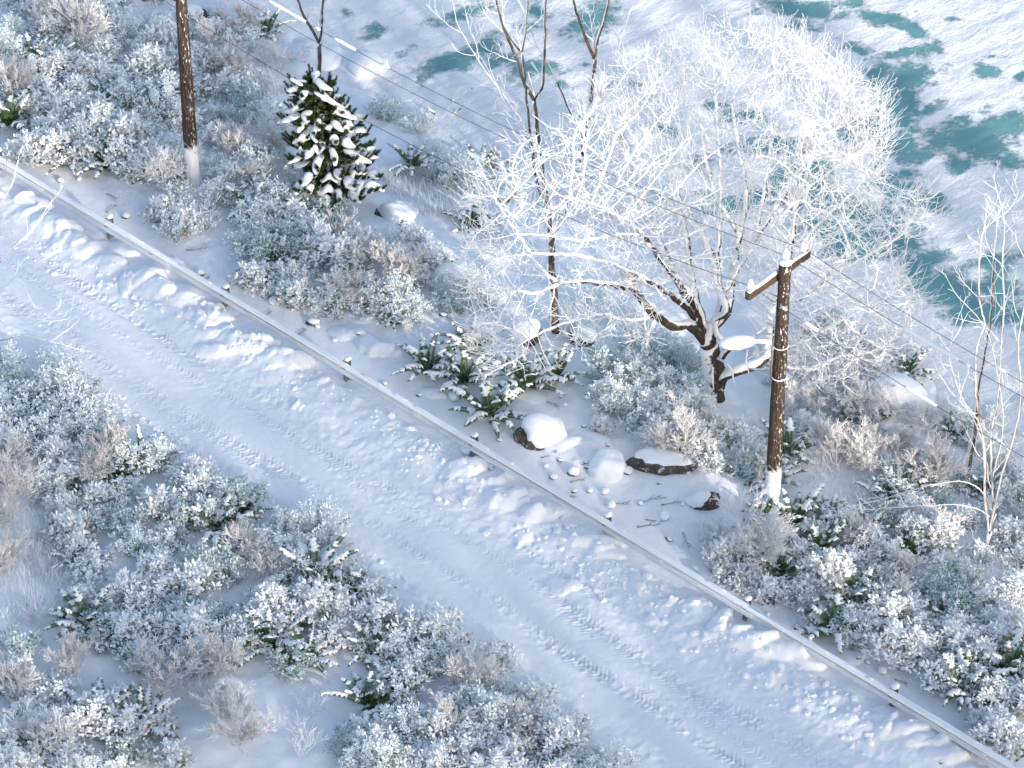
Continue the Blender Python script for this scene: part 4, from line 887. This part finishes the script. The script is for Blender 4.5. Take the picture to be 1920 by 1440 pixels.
POLY = [  # where the leafy shrubs stand, as seen in the picture, spacing, variants, scale
    ([(0, -20), (330, -20), (440, 30), (480, 120), (520, 250), (560, 330), (590, 375), (640, 420), (720, 445), (790, 450), (820, 500), (800, 570), (740, 590), (640, 575), (580, 585), (510, 545), (430, 485), (400, 425), (330, 430), (290, 400), (310, 350), (230, 325), (150, 335), (60, 290), (50, 200), (0, 170)], .55, (0, 1, 2, 3, 4), (.8, 1.2)),
    ([(0, 655), (50, 650), (170, 730), (250, 810), (330, 860), (430, 910), (480, 960), (560, 970), (640, 1000), (690, 1100), (750, 1130), (830, 1190), (930, 1210), (980, 1280), (1050, 1300), (1100, 1350), (1170, 1400), (1190, 1460), (860, 1460), (660, 1450), (650, 1400), (760, 1360), (650, 1300), (700, 1220), (590, 1190), (560, 1250), (430, 1260), (330, 1230), (230, 1250), (150, 1180), (110, 1000), (70, 920), (0, 860)], .54, (0, 1, 2, 3, 4), (.8, 1.2)),
    ([(0, 1190), (50, 1240), (110, 1270), (240, 1270), (330, 1310), (340, 1390), (300, 1460), (0, 1460)], .72, (0, 1, 4), (.8, 1.1)),
    ([(1330, 1040), (1400, 1000), (1480, 1010), (1560, 990), (1640, 950), (1790, 960), (1940, 980), (1940, 1410), (1870, 1390), (1850, 1320), (1770, 1270), (1720, 1230), (1620, 1190), (1500, 1120), (1430, 1115), (1370, 1070)], .57, (0, 1, 2, 3, 4), (.75, 1.15)),
    ([(1100, 680), (1200, 640), (1300, 660), (1330, 760), (1400, 850), (1420, 900), (1340, 880), (1240, 800), (1150, 760)], .58, (2, 3, 2, 1), (.85, 1.2)),
    ([(1400, 640), (1560, 600), (1720, 650), (1640, 740), (1600, 800), (1500, 800), (1430, 740)], .75, (2, 3), (.7, 1.0)),
    ([(1560, 830), (1640, 800), (1740, 840), (1780, 780), (1930, 760), (1930, 1000), (1800, 980), (1700, 950)], .72, (2, 3), (.7, 1.05)),
    ([(690, 200), (780, 210), (800, 320), (870, 350), (850, 290), (760, 240)], .6, (3, 2), (.8, 1.1)),
    ([(860, 250), (960, 250), (1080, 340), (1040, 400), (900, 330)], .9, (3, 2), (.6, .9)),
    ([(820, 530), (890, 520), (905, 560), (850, 580)], .5, (3, 2), (.8, 1.0)),
]
def in_poly(x, y, q):
    c = False
    for i in range(len(q)):
        x1, y1 = q[i]; x2, y2 = q[i - 1]
        if (y1 > y) != (y2 > y) and x < (x2 - x1) * (y - y1) / (y2 - y1) + x1: c = not c
    return c
spots = []
keep = [(o.location.x, o.location.y, .34 * o.scale.x if o.name.startswith('fern') else .24 * o.scale.x) for o in COL.objects if o.name.startswith(('fern', 'twig_bush'))]
for (q, sp, vs, (s0, s1)) in POLY:
    xs = [a for a, _ in q]; ys = [b_ for _, b_ in q]; miss = 0
    while miss < 260:
        px, py = R.uniform(min(xs), max(xs)), R.uniform(min(ys), max(ys))
        if not in_poly(px, py, q): continue
        if abs(px - 366) < 34 and 300 < py < 388: continue
        w = on_z(px, py, 0)
        if any((w.x - a) ** 2 + (w.y - b_) ** 2 < sp * sp for a, b_ in spots): miss += 1; continue
        if any((w.x - a) ** 2 + (w.y - b_) ** 2 < r_ * r_ for a, b_, r_ in keep): miss += .2; continue
        spots.append((w.x, w.y)); patch = vn(np.array(w.x * .35), np.array(w.y * .35), 77)
        var = vs[0 if len(vs) < 3 else (R.randrange(len(vs)))]
        if len(vs) == 5 and R.random() < .7: var = (2, 3)[R.randrange(2)] if patch > .52 else (0, 1, 4)[R.randrange(3)]
        if R.random() < .16: var = 5
        put_leafy(px, py + 14, R.uniform(s0, s1) * (R.uniform(.7, .9) if R.random() < .3 else 1), var)
for a in [(1130, 808, .55, 0), (345, 430, .8, 0), (620, 575, .9, 4), (560, 570, .85, 0), (750, 590, .9, 1), (1860, 1400, 1.0, 0), (700, 1420, 1.0, 0), (730, 1440, 1.0, 1), (30, 1290, 1.0, 0), (680, 1380, .8, 4)]:
    put_leafy(*a)

# ---------------------------------------------------------------- boulders, stones, sticks, rubble
def ico(sub):
    import bmesh
    bm = bmesh.new(); bmesh.ops.create_icosphere(bm, subdivisions=sub, radius=1); v = [x.co.copy() for x in bm.verts]; f = [tuple(q.index for q in t.verts) for t in bm.faces]; bm.free(); return v, f
ICO = {k: ico(k) for k in (1, 2, 3, 4)}
def rock_pair(seed, dims, sub=3, bumpy=.25, cap=.03, cut=.05, face=(0, 0, 1)):
    """a rock and the snow lying on its upper side"""
    v, f = ICO[sub]; o_ = Vector((seed * 3.7, seed * 1.3, 0)); fd = Vector(face).normalized(); P = []; C = []
    for p in v:
        k = 1 + bumpy * mnoise.noise(p * 1.1 + o_) + bumpy * .5 * mnoise.noise(p * 2.6 + o_) + (bumpy * .15 * mnoise.noise(p * 6 + o_) if sub > 2 else 0)
        q = Vector((p.x * dims[0], p.y * dims[1], p.z * dims[2])) * k; P.append(q)
        s = p.dot(fd) + .18 * mnoise.noise(p * 2.2 + o_ * 2) - cut; t = max(0, min(1, s * 3.2))
        smooth_k = 1 + bumpy * mnoise.noise(p * 1.1 + o_) + bumpy * .25 * mnoise.noise(p * 2.6 + o_)
        qs = Vector((p.x * dims[0], p.y * dims[1], p.z * dims[2])) * smooth_k
        C.append((q * .93).lerp(qs + p * cap * 1.0 + EZ * cap * .6, t) if s > -.02 else q * .9)
    a = MB(); a.v = [tuple(x) for x in P]; a.f = list(f); a.a = [0] * len(f)
    b = MB(); b.v = [tuple(x) for x in C]; b.f = list(f); b.a = [0] * len(f)
    return a.mesh('rock', M_ROCK), b.mesh('snow_cap', M_CAP)
def put_rock(px, py, dims, label, seed, sub=4, rz=0., sink=.3, name='boulder', cat='boulder', group='snow-capped boulders', **k):
    p = at(px, py); a, b = rock_pair(seed, dims, sub, **k)
    o = link(name, a); o.location = p + EZ * (dims[2] * (1 - sink) - dims[2] * .35); o.rotation_euler = (0, 0, rz)
    link('snow_cap', b, o); tag(o, label, cat, group); return o
put_rock(1012, 822, (.56, .42, .40), 'low boulder with bare dark flank and heart-shaped snow top beside the ferns', 1, cut=-.05, face=(.55, -.05, .75), cap=.05, bumpy=.30, sink=.45)
put_rock(1140, 884, (.40, .36, .42), 'round boulder wholly wrapped in smooth bluish snow', 2, cut=-1.2, cap=.03, bumpy=.28, sink=.5)
put_rock(1240, 872, (.72, .36, .22), 'flat dark-edged slab under a twig bush', 3, rz=-.15, cut=.22, face=(.1, .35, .8))
put_rock(985, 636, (.38, .3, .42), 'upright snow-topped boulder with brown underside near the forked trunk', 4, cut=-.02, face=(-.35, -.1, .8), cap=.05)
put_rock(1092, 640, (.34, .28, .24), 'small dark rock tucked beneath the gnarled tree\'s reaching limb', 5, cut=.2, face=(.5, .2, .8))
put_rock(1675, 772, (.78, .62, .78), 'biggest boulder, a smooth snow dome behind the lamp pole', 6, cut=-.35, face=(-.15, -.1, 1), cap=.06, bumpy=.15, sink=.42)
put_rock(740, 405, (.52, .36, .26), 'grey-white rounded boulder just below the young pine', 7, cut=-.3, face=(.6, 0, .8), bumpy=.32, sink=.5)
put_rock(845, 530, (.48, .35, .34), 'smooth snow-buried boulder behind the pale shrub cluster', 8, cut=-.8, bumpy=.1)
put_rock(945, 372, (.2, .2, .2), 'little dark rock at a drooping twig tip', 9, cut=.2)
put_rock(1322, 945, (.36, .25, .22), 'jagged dark rock on bare snow beside the lamp pole base', 10, cut=.3, face=(-.7, .3, .7), rz=.4)
put_rock(365, 40, (.40, .3, .3), 'brown rock behind the wooden pole', 11, cut=.35, face=(-.4, .2, .9))
put_rock(1190, 600, (.55, .45, .4), 'buried snowy boulder under the gnarled tree', 12, cut=-.8, bumpy=.1)
put_rock(880, 310, (.5, .4, .3), 'snowy boulder on the lake bank below the fern group', 13, cut=-.3, bumpy=.12)
put_rock(690, 130, (.5, .4, .3), 'snow-buried hump at the shoreline beyond the pine', 14, cut=-.8, bumpy=.12)

STONES = [(345, 345, .06), (150, 335, .05), (148, 338, .05), (445, 408, .05), (236, 407, .09), (260, 402, .06), (113, 340, .07), (374, 514, .10), (453, 531, .07), (512, 568, .11), (585, 608, .12), (596, 614, .06), (672, 628, .06), (628, 640, .06), (655, 498, .05), (478, 540, .04), (721, 720, .05), (785, 742, .05), (852, 748, .12), (877, 848, .14), (1006, 836, .12),
          (936, 826, .05), (990, 894, .05), (1023, 876, .06), (1049, 864, .05), (1074, 888, .12), (1037, 896, .08), (1176, 886, .10), (1105, 922, .06), (1134, 924, .09), (1145, 950, .10), (1197, 869, .05), (1290, 888, .05), (1246, 972, .11), (1136, 973, .08), (1235, 907, .04), (1200, 945, .05), (1280, 946, .05), (1092, 870, .03), (1254, 1012, .07), (1076, 923, .05),
          (1240, 1050, .10), (1388, 1104, .11), (1440, 1153, .05), (1495, 1178, .07), (1655, 1260, .10), (1690, 1256, .05), (1627, 1243, .05), (1610, 1234, .05), (1765, 1430, .04), (1100, 875, .05), (835, 640, .05), (830, 592, .07), (860, 625, .05), (1232, 745, .05), (1138, 757, .05), (1052, 745, .04), (1060, 760, .05), (1098, 868, .04), (1095, 800, .05), (1140, 835, .05), (1180, 762, .04), (920, 880, .04), (960, 870, .05)]
SM = [rock_pair(30 + k, d, 2, .35, .02, c, fc) for k, (d, c, fc) in enumerate([((.10, .08, .07), .15, (.3, .2, 1)), ((.09, .09, .08), .0, (.4, 0, 1)), ((.12, .07, .06), .3, (.5, .1, .8)), ((.08, .08, .08), -.2, (0, 0, 1))])]
for (px, py, s) in STONES:
    p = at(px, py); k = R.randrange(4); a, b_ = SM[k]; sc = s / .085
    o = link('stone', a); o.location = p + EZ * s * .32; o.rotation_euler = (0, 0, R.uniform(0, 6.3) if k == 3 else R.uniform(-.7, .7)); o.scale = (sc,) * 3
    link('snow_cap', b_, o); tag(o, None, 'stone', 'small stones poking through the snow')
    later(o, f"{'larger' if s > .085 else 'tiny'} dark stone with snow cap", p.x, p.y)

def stick(px, py, L, ang, seed):
    rng = random.Random(seed); p = at(px, py); mb = MB(); d = Vector((math.cos(ang), math.sin(ang), .05))
    pts = [Vector((0, 0, .015))]; n = 6
    for k in range(n):
        d = (d + Vector((rng.uniform(-.25, .25), rng.uniform(-.25, .25), rng.uniform(-.06, .06)))).normalized(); pts.append(pts[-1] + d * L / n); pts[-1].z = max(.008, pts[-1].z)
        if k in (2, 3, 4):
            sd = Vector((-d.y, d.x, .25)) * rng.choice((-1, 1)); mb.tube([pts[-1], pts[-1] + (d * .7 + sd * .6) * L * .16, pts[-1] + (d * 1.5 + sd * .9) * L * .18], [.008, .006, .004], 4)
    mb.tube(pts, [.014 * (1 - .6 * k / n) for k in range(n + 1)], 5)
    o = mb.build('fallen_stick', M_STICK); o.location = p + EZ * .01; tag(o, None, 'stick', 'broken sticks lying on the snow'); later(o, 'thin dark broken stick', p.x, p.y)
for k, a in enumerate([(1195, 945, .6, .3), (1240, 948, .5, .15), (1150, 945, .4, .1), (1055, 932, .3, -.5), (1195, 990, .55, .25), (1070, 906, .35, .1), (1210, 976, .4, 0), (1150, 990, .35, -.7), (1025, 755, .4, -.4), (1015, 860, .35, .5), (925, 878, .3, .7), (1280, 1000, .6, -1.1), (1520, 1215, .4, -.9), (1678, 1275, .3, -.6), (200, 365, .4, -.4), (350, 470, .5, .15), (378, 530, .3, .9), (470, 530, .45, -.3),
          (495, 595, .3, 1.0), (560, 628, .3, .6), (830, 585, .5, -.8), (1040, 850, .3, 1.1), (1640, 1065, 1.0, -.55), (200, 400, .35, 1.0), (875, 800, .3, .4), (1290, 760, .3, 1.3)]):
    stick(*a, 400 + k)

mb = MB(); vi, fi = ICO[1]; rr_ = random.Random(9)
CL = [(70, 470, 40), (205, 520, 40), (390, 590, 40), (660, 720, 60), (740, 790, 55), (790, 860, 45), (820, 830, 40), (880, 930, 45), (1010, 1000, 55), (1060, 985, 30), (1100, 1060, 50), (1160, 1090, 40), (1240, 1130, 40), (1330, 1200, 40), (1400, 1240, 50), (1500, 1290, 60), (1550, 1310, 50), (1620, 1370, 45), (560, 720, 50), (480, 660, 40), (280, 580, 40), (250, 770, 60), (170, 690, 60), (330, 830, 40), (720, 1080, 60), (680, 1010, 45), (840, 1150, 40), (1020, 1290, 45)]
for k in range(1450):
    cx, cy, sd_ = CL[rr_.randrange(len(CL))]; px, py = rr_.gauss(cx, sd_ * .62), rr_.gauss(cy, sd_ * .42)
    p = on_z(px, py, .05); u_, v_ = uv(p.x, p.y)
    edge = v_ > -2
    if edge and not (-1.75 < v_ < -.12): continue
    if not edge and not (-5.2 < v_ < -3.7): continue
    r = min(.10, .016 + rr_.expovariate(1 / .022)) * (1.0 if edge else .6); z = HZ(p.x, p.y); off = Vector((p.x, p.y, z + r * .15)); sx, sy, sz = rr_.uniform(.7, 1.4), rr_.uniform(.7, 1.3), rr_.uniform(.5, .95); i0 = len(mb.v); an = rr_.uniform(0, 6); ca, sa = math.cos(an), math.sin(an)
    for q in vi:
        w = 1 + .62 * mnoise.noise(q * 1.7 + Vector((k, 0, 0))); x_, y_ = q.x * sx * r * w, q.y * sy * r * w
        mb.v.append((off.x + x_ * ca - y_ * sa, off.y + x_ * sa + y_ * ca, off.z + q.z * sz * r * w))
    mb.f.extend(tuple(i0 + t for t in q) for q in fi); mb.a.extend([0] * len(fi))
tag(mb.build('snow_rubble', M_CAP, None, False), 'loose clods of ploughed snow strewn along both road edges', None, None, 'stuff')

mb = MB(); rg = random.Random(17)   # fine frosted grass between the shrubs
GR = [([(380, 60), (520, 150), (540, 260), (560, 330), (480, 330), (430, 230), (360, 200)], 5200), ([(700, 330), (780, 310), (860, 360), (860, 410), (770, 400)], 2000), ([(1500, 580), (1740, 640), (1720, 760), (1500, 800)], 2600), ([(1380, 760), (1560, 800), (1700, 880), (1930, 800), (1930, 1000), (1700, 1020), (1560, 960)], 3800), ([(0, 860), (110, 940), (130, 1180), (60, 1180), (0, 1160)], 2000),
      ([(0, 0), (330, 0), (400, 200), (330, 300), (60, 260), (0, 120)], 3200), ([(1050, 560), (1130, 540), (1140, 620), (1060, 640)], 700), ([(1700, 950), (1930, 960), (1930, 1250), (1800, 1230)], 2500)]
for (q, cnt) in GR:
    xs = [a for a, _ in q]; ys = [b_ for _, b_ in q]; tuf = []
    for k in range(cnt):
        if k % 9 == 0:
            while True:
                px, py = rg.uniform(min(xs), max(xs)), rg.uniform(min(ys), max(ys))
                if in_poly(px, py, q): break
            c0 = at(px, py)
        c = c0 + Vector((rg.gauss(0, .07), rg.gauss(0, .07), -.02)); an = rg.uniform(0, 6.3); l = rg.uniform(.12, .34); d = Vector((math.cos(an) * .55, math.sin(an) * .55, 1)) * l; s = Vector((-math.sin(an), math.cos(an), 0)) * .006
        m_ = c + d * .55 + Vector((math.cos(an), math.sin(an), 0)) * .02
        i0 = len(mb.v); mb.v.extend([tuple(c - s), tuple(c + s), tuple(m_ + s), tuple(m_ - s), tuple(c + d + Vector((math.cos(an), math.sin(an), -.3)) * l * .3)]); mb.f.extend([(i0, i0 + 1, i0 + 2, i0 + 3), (i0 + 3, i0 + 2, i0 + 4)]); mb.a.extend([.7, .8])
tag(mb.build('grass', M_TWIGWHITE, None, False), 'fine frosted grass blades between the shrubs', None, None, 'stuff')

flush_labels()

# ---------------------------------------------------------------- sun, sky and the wood behind the viewer that shades the road
EL = math.radians(17); SD = Vector((.56, -.83, 0)).normalized() * math.cos(EL) + EZ * math.sin(EL)
sl = bpy.data.lights.new('sun', 'SUN'); sl.energy = 2.45; sl.angle = math.radians(.8); sl.color = (1, .915, .80)
so = bpy.data.objects.new('sun', sl); COL.objects.link(so); so.rotation_euler = SD.to_track_quat('Z', 'Y').to_euler(); so.location = (30, -40, 40)
w = bpy.data.worlds.new('World'); scene.world = w; w.use_nodes = True; nt = w.node_tree; sk = nt.nodes.new('ShaderNodeTexSky'); sk.sky_type = 'NISHITA'; sk.sun_disc = False
sk.sun_elevation = EL; sk.sun_rotation = math.atan2(SD.x, SD.y); sk.air_density = 1.0; sk.dust_density = 1.6; sk.ozone_density = 1.0
nt.links.new(sk.outputs[0], nt.nodes['Background'].inputs[0]); nt.nodes['Background'].inputs[1].default_value = .15

mb = MB(); rf = random.Random(31)
def conifer(x, y, hgt, rad):
    z0 = HZ(x, y); mb.tube([(x, y, z0 - .5), (x, y, z0 + hgt)], [.28, .04], 7, 0)
    n = int(hgt * 74)
    for k in range(n):
        t = rf.random() ** .85; z = 2 + (hgt - 2) * t; r = rad * (1 - t) ** .8 * math.sqrt(rf.random()) + .05; an = rf.uniform(0, 6.3); c = Vector((x + math.cos(an) * r, y + math.sin(an) * r, z0 + z - r * .25))
        d = Vector((math.cos(an + rf.uniform(-.6, .6)), math.sin(an + rf.uniform(-.6, .6)), rf.uniform(-.5, .1))); s = Vector((-d.y, d.x, rf.uniform(-.4, .4))) * rf.uniform(.09, .2); l = rf.uniform(.35, .75)
        mb.face([c - d * l * .5, c + s, c + d * l * .5, c - s], rf.random() * .5)
for k in range(32):
    conifer(-9 + 1.85 * k + rf.uniform(-.8, .8), -43 + rf.uniform(-3, 1.5), rf.uniform(19, 26), rf.uniform(2.0, 3.0))
tag(mb.build('forest', M_NEEDLE, None, False, 'shade'), 'tall conifer wood on the near side whose shade dapples the road', None, None, 'stuff')

scene.view_settings.view_transform = 'Standard'; scene.view_settings.look = 'None'; scene.view_settings.gamma = 1; scene.view_settings.use_curve_mapping = False
scene.view_settings.exposure = 1.09
scene.cycles.use_denoising = True
